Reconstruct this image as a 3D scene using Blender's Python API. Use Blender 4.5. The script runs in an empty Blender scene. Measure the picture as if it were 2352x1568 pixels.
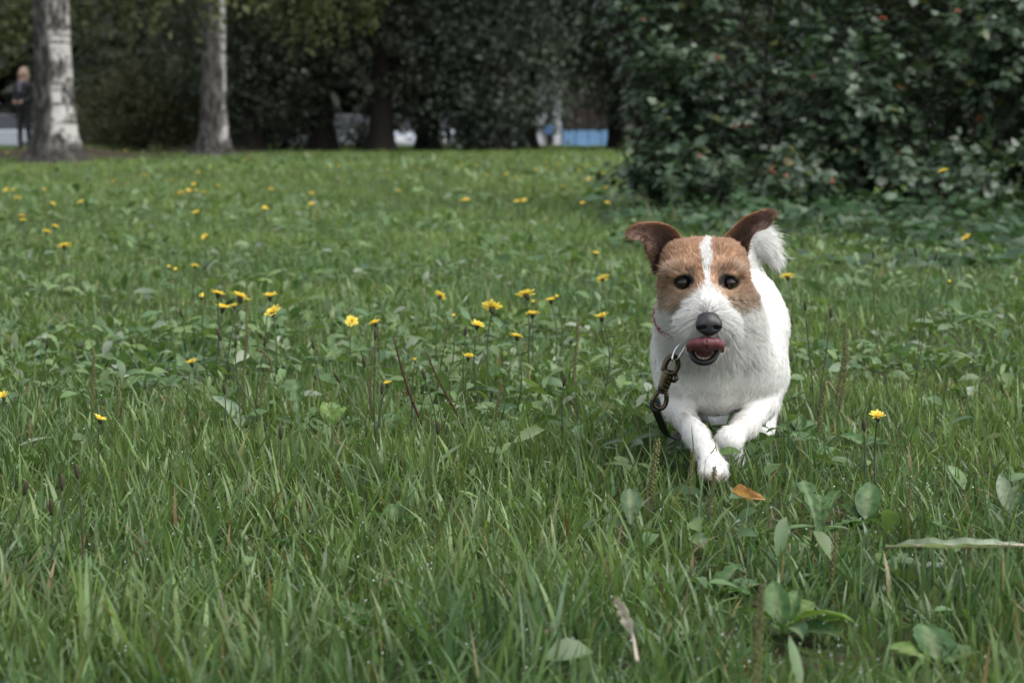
import bpy, math, random
import numpy as np
from mathutils import Vector, Matrix

random.seed(7)
RNG = np.random.default_rng(7)
scene = bpy.context.scene
R = math.radians

# ------------------------------------------------------------------ camera, sky, sun, exposure
CAM_H = 0.465
PITCH = R(6.13)
cam_data = bpy.data.cameras.new("camera")
cam_data.lens = 70.0
cam_data.sensor_width = 36.0
cam_data.clip_start = 0.05
cam_data.clip_end = 2000.0
cam_data.dof.use_dof = True
cam_data.dof.focus_distance = 2.60
cam_data.dof.aperture_fstop = 9.0
cam = bpy.data.objects.new("camera", cam_data)
cam.location = (0, 0, CAM_H)
cam.rotation_euler = (math.pi / 2 - PITCH, 0, 0)
scene.collection.objects.link(cam)
scene.camera = cam

SUN_EL, SUN_AZ = R(58), R(115)        # azimuth measured clockwise from +Y (the view direction)
world = bpy.data.worlds.new("World")
scene.world = world
world.use_nodes = True
wn = world.node_tree
bg = wn.nodes["Background"]
sky = wn.nodes.new("ShaderNodeTexSky")
sky.sky_type = 'NISHITA'
sky.sun_disc = False
sky.sun_elevation = SUN_EL
sky.sun_rotation = SUN_AZ
sky.dust_density = 3.0
hs = wn.nodes.new("ShaderNodeHueSaturation")      # overcast: the same sky, greyed
hs.inputs["Saturation"].default_value = 0.30
wn.links.new(sky.outputs[0], hs.inputs["Color"])
wn.links.new(hs.outputs[0], bg.inputs["Color"])
bg.inputs["Strength"].default_value = 0.12

sun_data = bpy.data.lights.new("sun", 'SUN')
sun_data.energy = 0.9
sun_data.angle = R(50)
sun_data.color = (1.0, 0.97, 0.92)
sun = bpy.data.objects.new("sun", sun_data)
d = Vector((math.sin(SUN_AZ) * math.cos(SUN_EL), math.cos(SUN_AZ) * math.cos(SUN_EL), math.sin(SUN_EL)))
sun.rotation_euler = d.to_track_quat('Z', 'Y').to_euler()
sun.location = (6, -6, 12)
scene.collection.objects.link(sun)

scene.view_settings.view_transform = 'Standard'
scene.view_settings.look = 'None'
scene.view_settings.gamma = 1.0
scene.view_settings.exposure = 1.42
scene.view_settings.use_curve_mapping = False
scene.render.engine = 'CYCLES'
scene.cycles.use_denoising = True
scene.cycles.max_bounces = 6
scene.cycles.diffuse_bounces = 3
scene.cycles.glossy_bounces = 2
scene.cycles.transmission_bounces = 3
scene.cycles.sample_clamp_indirect = 4.0

# ------------------------------------------------------------------ picture <-> place helpers (photo measured on a 2352 px wide grid)
F = 70.0 / 36.0 * 2352
CP, SP = math.cos(PITCH), math.sin(PITCH)
def ray(u, v):
    a = (u - 1176) / F; b = -(v - 784) / F
    return np.array([a, CP + b * SP, -SP + b * CP])
def W(u, v, Y):
    r = ray(u, v)
    return np.array([0, 0, CAM_H]) + r * (Y / r[1])
def G(u, v, z=0.0):
    r = ray(u, v)
    t = (z - CAM_H) / r[2]
    return np.array([0, 0, CAM_H]) + r * t
def UV(p):
    q = p - np.array([0, 0, CAM_H])
    f = q[:, 1] * CP - q[:, 2] * SP
    up = q[:, 1] * SP + q[:, 2] * CP
    return 1176 + F * q[:, 0] / f, 784 - F * up / f

# ------------------------------------------------------------------ scene helpers
COL = scene.collection
def link(o, parent=None):
    COL.objects.link(o)
    if parent is not None:
        o.parent = parent
    return o
def tag(o, label=None, cat=None, group=None, kind=None):
    if label: o["label"] = label
    if cat: o["category"] = cat
    if group: o["group"] = group
    if kind: o["kind"] = kind
    return o
def empty(name, loc, rz=0.0):
    o = bpy.data.objects.new(name, None)
    o.empty_display_size = 0.05
    o.location = Vector([float(c) for c in loc]); o.rotation_euler = (0, 0, rz)
    return link(o)
def np_mesh(name, verts, quads=None, tris=None, mat=None, smooth=True, col=None, mats=None, matidx=None):
    me = bpy.data.meshes.new(name)
    verts = np.asarray(verts, np.float32)
    parts = []; starts = []; totals = []
    n = 0
    if quads is not None and len(quads):
        q = np.asarray(quads, np.int32); parts.append(q.ravel()); starts.append(np.arange(len(q)) * 4); totals.append(np.full(len(q), 4)); n = q.size
    if tris is not None and len(tris):
        t = np.asarray(tris, np.int32); parts.append(t.ravel()); starts.append(n + np.arange(len(t)) * 3); totals.append(np.full(len(t), 3))
    loops = np.concatenate(parts).astype(np.int32); st = np.concatenate(starts).astype(np.int32)
    me.vertices.add(len(verts)); me.vertices.foreach_set("co", verts.ravel())
    me.loops.add(len(loops)); me.loops.foreach_set("vertex_index", loops)
    me.polygons.add(len(st)); me.polygons.foreach_set("loop_start", st)
    me.update(calc_edges=True)
    me.polygons.foreach_set("use_smooth", np.full(len(st), smooth, dtype=bool))
    if col is not None:
        c = np.ones((len(verts), 4), np.float32); c[:, :3] = col
        at = me.attributes.new("col", 'FLOAT_COLOR', 'POINT'); at.data.foreach_set("color", c.ravel())
    if mat is not None: me.materials.append(mat)
    me.validate(clean_customdata=False)
    return me
def obj(name, me, parent=None, loc=None, world=False):
    """a mesh object; with world=True the mesh is in world coordinates and the parent's offset is taken out"""
    o = bpy.data.objects.new(name, me)
    link(o, parent)
    if loc is not None: o.location = Vector([float(c) for c in loc])
    if world and parent is not None:
        o.matrix_parent_inverse = Matrix.Translation(parent.location).inverted()
    return o

class MB:
    """collects simple shapes into one mesh"""
    def __init__(s): s.v = []; s.q = []; s.t = []; s.c = []; s.n = 0
    def add(s, v, q=None, t=None, c=None):
        v = np.asarray(v, float)
        if q is not None and len(q): s.q.append(np.asarray(q, int) + s.n)
        if t is not None and len(t): s.t.append(np.asarray(t, int) + s.n)
        s.v.append(v); s.n += len(v)
        if c is not None:
            c = np.asarray(c, float); s.c.append(np.broadcast_to(c, (len(v), 3)))
        return s
    def box(s, a, b, c=None):
        (x0, y0, z0), (x1, y1, z1) = a, b
        v = [(x0,y0,z0),(x1,y0,z0),(x1,y1,z0),(x0,y1,z0),(x0,y0,z1),(x1,y0,z1),(x1,y1,z1),(x0,y1,z1)]
        return s.add(v, [(0,3,2,1),(4,5,6,7),(0,1,5,4),(1,2,6,5),(2,3,7,6),(3,0,4,7)], c=c)
    def tube(s, pts, rad, n=8, c=None, cap=True):
        P = np.asarray(pts, float); m = len(P)
        rad = np.broadcast_to(np.asarray(rad, float), (m,))
        T = np.gradient(P, axis=0); T /= np.linalg.norm(T, axis=1)[:, None] + 1e-12
        ref = np.array([0, 0, 1.0]) if abs(T[0, 2]) < 0.9 else np.array([1.0, 0, 0])
        vs = []; nrm = np.cross(T[0], ref); nrm /= np.linalg.norm(nrm)
        ang = np.linspace(0, 2 * np.pi, n, endpoint=False)
        for i in range(m):
            nrm = nrm - T[i] * np.dot(nrm, T[i]); nrm /= np.linalg.norm(nrm) + 1e-12
            bn = np.cross(T[i], nrm)
            vs.append(P[i] + rad[i] * (np.cos(ang)[:, None] * nrm + np.sin(ang)[:, None] * bn))
        v = np.concatenate(vs); q = []
        for i in range(m - 1):
            for j in range(n):
                q.append((i*n+j, i*n+(j+1) % n, (i+1)*n+(j+1) % n, (i+1)*n+j))
        t = []
        if cap:
            v = np.vstack([v, P[0], P[-1]]); a, b = len(v) - 2, len(v) - 1
            for j in range(n):
                t.append((a, (j+1) % n, j)); t.append((b, (m-1)*n+j, (m-1)*n+(j+1) % n))
        return s.add(v, q, t, c)
    def ring(s, centre, ax, ay, r, n=20, m=6, c=None):
        ang = np.linspace(0, 2*np.pi, n, endpoint=False)
        P = np.asarray(centre) + np.cos(ang)[:, None]*np.asarray(ax) + np.sin(ang)[:, None]*np.asarray(ay)
        nz = np.cross(ax, ay); nz = nz / np.linalg.norm(nz)
        v = []; q = []
        for i in range(n):
            out = P[i] - np.asarray(centre); out = out / np.linalg.norm(out)
            for k in range(m):
                a = 2*np.pi*k/m
                v.append(P[i] + r*(math.cos(a)*out + math.sin(a)*nz))
        for i in range(n):
            for k in range(m):
                q.append((i*m+k, i*m+(k+1) % m, ((i+1) % n)*m+(k+1) % m, ((i+1) % n)*m+k))
        return s.add(v, q, c=c)
    def mesh(s, name, mat, smooth=True):
        return np_mesh(name, np.concatenate(s.v), np.concatenate(s.q) if s.q else None, np.concatenate(s.t) if s.t else None,
                       mat, smooth, np.concatenate(s.c) if s.c else None)

def vnoise(x, y, scale, seed=0):
    x = np.asarray(x) / scale; y = np.asarray(y) / scale
    xi = np.floor(x).astype(np.int64); yi = np.floor(y).astype(np.int64)
    fx = x - xi; fy = y - yi; fx = fx*fx*(3-2*fx); fy = fy*fy*(3-2*fy)
    def h(a, b):
        n = (a * 374761393 + b * 668265263 + seed * 1442695041) & 0x7fffffff
        n = ((n ^ (n >> 13)) * 1274126177) & 0x7fffffff
        return ((n ^ (n >> 16)) & 0xffff) / 65535.0
    return (h(xi, yi)*(1-fx)+h(xi+1, yi)*fx)*(1-fy) + (h(xi, yi+1)*(1-fx)+h(xi+1, yi+1)*fx)*fy

# ------------------------------------------------------------------ materials
def new_mat(name):
    m = bpy.data.materials.new(name); m.use_nodes = True
    nt = m.node_tree
    return m, nt, nt.nodes["Principled BSDF"], nt.nodes["Material Output"]
def plain(name, col, rough=0.6, metal=0.0, spec=0.4, coat=0.0, noise=0.12, scale=20.0):
    m, nt, p, out = new_mat(name)
    p.inputs["Roughness"].default_value = rough; p.inputs["Metallic"].default_value = metal
    p.inputs["Specular IOR Level"].default_value = spec; p.inputs["Coat Weight"].default_value = coat
    tc = nt.nodes.new("ShaderNodeTexCoord"); nz = nt.nodes.new("ShaderNodeTexNoise"); nz.inputs["Scale"].default_value = scale
    mp = nt.nodes.new("ShaderNodeMapRange"); mp.inputs["To Min"].default_value = 1-noise; mp.inputs["To Max"].default_value = 1+noise
    mx = nt.nodes.new("ShaderNodeMix"); mx.data_type = 'RGBA'; mx.blend_type = 'MULTIPLY'; mx.inputs["Factor"].default_value = 1.0
    mx.inputs["A"].default_value = (*col, 1)
    nt.links.new(tc.outputs["Object"], nz.inputs["Vector"]); nt.links.new(nz.outputs["Fac"], mp.inputs["Value"])
    nt.links.new(mp.outputs[0], mx.inputs["B"]); nt.links.new(mx.outputs["Result"], p.inputs["Base Color"])
    return m
def leafy(name, rough=0.45, spec=0.35, trans=0.3, tint=(1.15, 1.2, 0.6), attr=True, col=(0.06, 0.12, 0.03), var=0.0, veins=False, noise=0.25, nscale=30.0):
    """leaf matter: gloss on top, light through the blade. attr: colour from the mesh, else one colour varied per object"""
    m, nt, p, out = new_mat(name)
    L = nt.links.new
    if attr:
        a = nt.nodes.new("ShaderNodeAttribute"); a.attribute_name = "col"; csrc = a.outputs["Color"]
    else:
        oi = nt.nodes.new("ShaderNodeObjectInfo")
        h = nt.nodes.new("ShaderNodeHueSaturation"); h.inputs["Color"].default_value = (*col, 1)
        mh = nt.nodes.new("ShaderNodeMapRange"); mh.inputs["To Min"].default_value = 0.5-0.035; mh.inputs["To Max"].default_value = 0.5+0.02
        mv = nt.nodes.new("ShaderNodeMapRange"); mv.inputs["To Min"].default_value = 1-var; mv.inputs["To Max"].default_value = 1+var
        fr = nt.nodes.new("ShaderNodeMath"); fr.operation = 'FRACT'
        mu = nt.nodes.new("ShaderNodeMath"); mu.operation = 'MULTIPLY'; mu.inputs[1].default_value = 7.31
        L(oi.outputs["Random"], mh.inputs["Value"]); L(oi.outputs["Random"], mu.inputs[0]); L(mu.outputs[0], fr.inputs[0]); L(fr.outputs[0], mv.inputs["Value"])
        L(mh.outputs[0], h.inputs["Hue"]); L(mv.outputs[0], h.inputs["Value"]); csrc = h.outputs[0]
    tc = nt.nodes.new("ShaderNodeTexCoord"); nz = nt.nodes.new("ShaderNodeTexNoise"); nz.inputs["Scale"].default_value = nscale; nz.inputs["Detail"].default_value = 3
    L(tc.outputs["Object"], nz.inputs["Vector"])
    mp = nt.nodes.new("ShaderNodeMapRange"); mp.inputs["From Min"].default_value = 0.3; mp.inputs["From Max"].default_value = 0.7
    mp.inputs["To Min"].default_value = 1-noise; mp.inputs["To Max"].default_value = 1+noise
    L(nz.outputs["Fac"], mp.inputs["Value"])
    mx = nt.nodes.new("ShaderNodeMix"); mx.data_type = 'RGBA'; mx.blend_type = 'MULTIPLY'; mx.inputs["Factor"].default_value = 1.0
    L(csrc, mx.inputs["A"]); L(mp.outputs[0], mx.inputs["B"])
    L(mx.outputs["Result"], p.inputs["Base Color"])
    p.inputs["Roughness"].default_value = rough; p.inputs["Specular IOR Level"].default_value = spec
    tr = nt.nodes.new("ShaderNodeBsdfTranslucent")
    mt = nt.nodes.new("ShaderNodeMix"); mt.data_type = 'RGBA'; mt.blend_type = 'MULTIPLY'; mt.inputs["Factor"].default_value = 1.0
    mt.inputs["B"].default_value = (*tint, 1); L(mx.outputs["Result"], mt.inputs["A"]); L(mt.outputs["Result"], tr.inputs["Color"])
    ms = nt.nodes.new("ShaderNodeMixShader"); ms.inputs[0].default_value = trans
    L(p.outputs[0], ms.inputs[1]); L(tr.outputs[0], ms.inputs[2]); L(ms.outputs[0], out.inputs["Surface"])
    return m

M = {}
M['grass'] = leafy('grass_blade', 0.38, 0.42, 0.36)
M['cover'] = leafy('ground_leaf', 0.42, 0.40, 0.30)
M['bush'] = leafy('bush_leaf', 0.37, 0.46, 0.22, tint=(1.2, 1.3, 0.5))
M['bush_part'] = leafy('bush_leaf_single', 0.37, 0.46, 0.22, tint=(1.2, 1.3, 0.5), attr=False, col=(0.058, 0.096, 0.056), var=0.45)
M['tree_leaf'] = leafy('tree_leaf', 0.55, 0.2, 0.2)
M['plant_leaf'] = leafy('plant_leaf', 0.50, 0.22, 0.32, noise=0.32, nscale=110)
M['petal'] = leafy('petal', 0.6, 0.2, 0.45, tint=(1.05, 1.0, 0.8), noise=0.08)
M['stem'] = plain('flower_stem', (0.045, 0.060, 0.026), 0.55)
M['calyx'] = plain('calyx', (0.035, 0.036, 0.018), 0.6)
M['bud'] = plain('dark_bud', (0.046, 0.042, 0.024), 0.7, spec=.2, noise=.4, scale=300)
M['spike'] = plain('seed_spike', (0.115, 0.120, 0.045), 0.8, noise=0.45, scale=260)
M['brown_stalk'] = plain('brown_stalk', (0.050, 0.022, 0.014), 0.6, spec=.2)
M['branch'] = plain('branch_bark', (0.045, 0.034, 0.025), 0.85, noise=0.35)
M['dark_bark'] = plain('dark_bark', (0.020, 0.018, 0.015), 0.9, spec=0.08, noise=0.4, scale=8)
M['asphalt'] = plain('asphalt', (0.05, 0.05, 0.052), 0.9, noise=0.2, scale=3)
M['white_paint'] = plain('white_car_paint', (0.33, 0.36, 0.40), 0.3, coat=0.4, noise=0.03)
M['silver_paint'] = plain('silver_car_paint', (0.42, 0.46, 0.52), 0.3, metal=0.3, coat=0.6, noise=0.03)
M['car_glass'] = plain('car_glass', (0.02, 0.023, 0.026), 0.06, spec=0.6, noise=0.02)
M['tyre'] = plain('tyre_rubber', (0.02, 0.02, 0.02), 0.8)
M['rim'] = plain('alloy_rim', (0.5, 0.5, 0.5), 0.35, metal=0.8)
M['lamp_red'] = plain('tail_lamp', (0.4, 0.02, 0.02), 0.2)
M['lamp_clear'] = plain('head_lamp', (0.8, 0.8, 0.8), 0.1)
M['blue_wall'] = plain('blue_panel', (0.14, 0.27, 0.44), 0.6, noise=0.1, scale=4)
M['white_wall'] = plain('white_panel', (0.52, 0.53, 0.56), 0.6, noise=0.08)
M['brown_wood'] = plain('brown_wood', (0.042, 0.034, 0.030), 0.8, spec=.1, noise=0.3)
M['blue_sign'] = plain('blue_sign', (0.09, 0.17, 0.34), 0.6)
M['fur_skin'] = None

# bark of the birches: white paper bark, dark fissures and bands, dark rough foot
def birch_bark():
    m, nt, p, out = new_mat('birch_bark'); L = nt.links.new
    tc = nt.nodes.new("ShaderNodeTexCoord")
    def noise(sc, det, scale_vec, rough=0.55):
        mp = nt.nodes.new("ShaderNodeMapping"); mp.inputs["Scale"].default_value = scale_vec
        n = nt.nodes.new("ShaderNodeTexNoise"); n.inputs["Scale"].default_value = sc; n.inputs["Detail"].default_value = det; n.inputs["Roughness"].default_value = rough
        L(tc.outputs["Object"], mp.inputs["Vector"]); L(mp.outputs[0], n.inputs["Vector"]); return n.outputs["Fac"]
    def ramp(src, a, b):
        r = nt.nodes.new("ShaderNodeMapRange"); r.interpolation_type = 'SMOOTHSTEP'
        r.inputs["From Min"].default_value = a; r.inputs["From Max"].default_value = b; L(src, r.inputs["Value"]); return r.outputs[0]
    def mathn(op, a, b):
        n = nt.nodes.new("ShaderNodeMath"); n.operation = op
        for i, x in enumerate((a, b)):
            if isinstance(x, (int, float)): n.inputs[i].default_value = x
            else: L(x, n.inputs[i])
        return n.outputs[0]
    fiss = ramp(noise(3.4, 5, (1.0, 1.0, 0.8), .60), 0.49, 0.56)
    band = ramp(noise(3.0, 3, (0.30, 0.30, 5.0)), 0.50, 0.58)
    sep = nt.nodes.new("ShaderNodeSeparateXYZ"); L(tc.outputs["Object"], sep.inputs[0])
    wob = mathn('MULTIPLY', noise(6.0, 2, (1, 1, 0.4)), 0.35)
    foot = nt.nodes.new("ShaderNodeMapRange"); foot.inputs["From Min"].default_value = 0.30; foot.inputs["From Max"].default_value = 0.16
    foot.interpolation_type = 'SMOOTHSTEP'
    L(mathn('SUBTRACT', sep.outputs["Z"], mathn('SUBTRACT', wob, 0.12)), foot.inputs["Value"])
    # shade of the side away from the light, painted as a grey flank
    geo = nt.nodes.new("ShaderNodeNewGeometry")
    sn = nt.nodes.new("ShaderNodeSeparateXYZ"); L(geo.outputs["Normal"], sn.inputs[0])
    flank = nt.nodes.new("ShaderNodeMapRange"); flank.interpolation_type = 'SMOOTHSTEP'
    at = nt.nodes.new("ShaderNodeAttribute"); at.attribute_type = 'OBJECT'; at.attribute_name = "shade_bias"
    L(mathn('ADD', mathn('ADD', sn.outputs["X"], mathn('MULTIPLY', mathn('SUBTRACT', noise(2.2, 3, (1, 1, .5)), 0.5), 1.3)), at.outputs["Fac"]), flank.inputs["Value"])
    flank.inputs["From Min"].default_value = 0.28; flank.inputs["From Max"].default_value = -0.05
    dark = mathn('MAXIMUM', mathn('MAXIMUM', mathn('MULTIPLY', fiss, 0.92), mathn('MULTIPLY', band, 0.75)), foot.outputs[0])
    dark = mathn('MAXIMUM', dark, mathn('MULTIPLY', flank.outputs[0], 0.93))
    crack = ramp(noise(9.0, 6, (1.5, 1.5, 0.5), .7), 0.40, 0.62)
    dark = mathn('SUBTRACT', mathn('ADD', dark, mathn('MULTIPLY', crack, 0.30)), 0.14)
    lo = nt.nodes.new("ShaderNodeClamp"); L(dark, lo.inputs[0]); dark = lo.outputs[0]
    mix = nt.nodes.new("ShaderNodeMix"); mix.data_type = 'RGBA'
    mix.inputs["A"].default_value = (0.44, 0.425, 0.40, 1); mix.inputs["B"].default_value = (0.030, 0.028, 0.024, 1)
    L(dark, mix.inputs["Factor"]); L(mix.outputs["Result"], p.inputs["Base Color"])
    p.inputs["Roughness"].default_value = 0.85; p.inputs["Specular IOR Level"].default_value = 0.08
    bm = nt.nodes.new("ShaderNodeBump"); bm.inputs["Strength"].default_value = 0.6; bm.inputs["Distance"].default_value = 0.03
    L(mathn('SUBTRACT', 1.0, dark), bm.inputs["Height"]); L(bm.outputs[0], p.inputs["Normal"])
    return m
M['birch'] = birch_bark()

BIRCH = [(np.array(G(134, 362, 0.0)) * [1, 1, 0], 0.0), (np.array(G(498, 348, 0.0)) * [1, 1, 0], 0.0)]
BIRCH_W = [(134, 0.235), (498, 0.215)]

def lawn_material():
    m, nt, p, out = new_mat('lawn_soil'); L = nt.links.new
    tc = nt.nodes.new("ShaderNodeTexCoord")
    n1 = nt.nodes.new("ShaderNodeTexNoise"); n1.inputs["Scale"].default_value = 0.9; n1.inputs["Detail"].default_value = 5
    n2 = nt.nodes.new("ShaderNodeTexNoise"); n2.inputs["Scale"].default_value = 45; n2.inputs["Detail"].default_value = 4
    L(tc.outputs["Object"], n1.inputs["Vector"]); L(tc.outputs["Object"], n2.inputs["Vector"])
    a = nt.nodes.new("ShaderNodeMix"); a.data_type = 'RGBA'
    a.inputs["A"].default_value = (0.020, 0.030, 0.011, 1); a.inputs["B"].default_value = (0.048, 0.072, 0.024, 1)
    L(n1.outputs["Fac"], a.inputs["Factor"])
    b = nt.nodes.new("ShaderNodeMix"); b.data_type = 'RGBA'
    r = nt.nodes.new("ShaderNodeMapRange"); r.inputs["From Min"].default_value = 0.45; r.inputs["From Max"].default_value = 0.62
    L(n2.outputs["Fac"], r.inputs["Value"]); L(r.outputs[0], b.inputs["Factor"])
    L(a.outputs["Result"], b.inputs["A"]); b.inputs["B"].default_value = (0.030, 0.023, 0.014, 1)
    at = nt.nodes.new("ShaderNodeAttribute"); at.attribute_name = "col"      # bare earth round the birch feet
    e = nt.nodes.new("ShaderNodeMix"); e.data_type = 'RGBA'; L(at.outputs["Fac"], e.inputs["Factor"])
    L(b.outputs["Result"], e.inputs["A"]); e.inputs["B"].default_value = (0.040, 0.032, 0.022, 1)
    L(e.outputs["Result"], p.inputs["Base Color"]); p.inputs["Roughness"].default_value = 0.95
    p.inputs["Specular IOR Level"].default_value = 0.1
    bm = nt.nodes.new("ShaderNodeBump"); bm.inputs["Strength"].default_value = 0.7; bm.inputs["Distance"].default_value = 0.02
    L(n2.outputs["Fac"], bm.inputs["Height"]); L(bm.outputs[0], p.inputs["Normal"])
    return m
M['lawn'] = lawn_material()

# ------------------------------------------------------------------ the ground: one sheet, a slight crest, then down to the street
def bare(x, y):
    """0..1: how bare the earth is (round the feet of the birches)"""
    s = np.zeros(np.shape(x))
    for (c, _), rr in zip(BIRCH, ((2.0, 2.6), (1.6, 2.6))):
        dd = np.sqrt(((x - c[0]) / rr[0])**2 + ((y - c[1]) / rr[1])**2)
        s = np.maximum(s, np.clip(1.75 - dd - 0.6 * (vnoise(x, y, 0.7, 5) - 0.5), 0, 1))
    return s
def ground_z(x, y):
    x = np.asarray(x, float); y = np.asarray(y, float)
    s = np.clip((y - 49) / 7.0, 0, 1); s = s*s*(3-2*s)
    z = -0.60 * s
    near = np.clip(1 - (y - 49) / 4, 0, 1)
    z = z + near * (0.016 * (vnoise(x, y, 0.45, 1) - 0.5) + 0.03 * (vnoise(x, y, 2.5, 2) - 0.5))
    for (c, _), hh in zip(BIRCH, (0.20, 0.17)):
        r2 = ((x - c[0]) / 1.0)**2 + ((y - c[1]) / 1.3)**2
        z = z + hh * np.exp(-r2)
    return z
def build_ground():
    ys = np.concatenate([np.linspace(-20, 0.5, 12), np.linspace(0.6, 8, 110), np.geomspace(8.1, 60, 90), np.geomspace(63, 600, 25)])
    xs_n = np.concatenate([-np.geomspace(300, 2.6, 40), np.linspace(-2.5, 3.2, 90), np.geomspace(3.3, 300, 40)])
    X, Y = np.meshgrid(xs_n, ys)
    Z = ground_z(X, Y)
    v = np.stack([X.ravel(), Y.ravel(), Z.ravel()], 1)
    nx = len(xs_n); ny = len(ys)
    i, j = np.meshgrid(np.arange(nx-1), np.arange(ny-1))
    a = (j*nx+i).ravel()
    q = np.stack([a, a+1, a+1+nx, a+nx], 1)
    b = bare(X.ravel(), Y.ravel())
    me = np_mesh('ground', v, q, None, M['lawn'], True, np.repeat(b[:, None], 3, 1))
    tag(obj('ground', me), 'grassy park lawn under the running dog', 'ground', kind='structure')
build_ground()

st = MB(); st.box((-120, 58.5, -0.72), (120, 72, -0.585))
tag(obj('street', st.mesh('street', M['asphalt'], False)), 'grey asphalt street behind the dark trees', 'street', kind='structure')

# ------------------------------------------------------------------ grass
DOG_Y = 2.60
def blades(n_target, y0, y1, dens, segs, wid, seed, hmul=1.0, margin=0.55, xr=None):
    rng = np.random.default_rng(seed)
    out = []
    ys = rng.uniform(y0, y1, n_target); lim = 0.262 * y1 + margin
    xs = rng.uniform(-lim, lim, n_target)
    hw = 0.262 * ys + margin
    keep = (np.abs(xs) < hw) & (rng.random(n_target) < dens(ys))
    return xs[keep], ys[keep], rng
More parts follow.
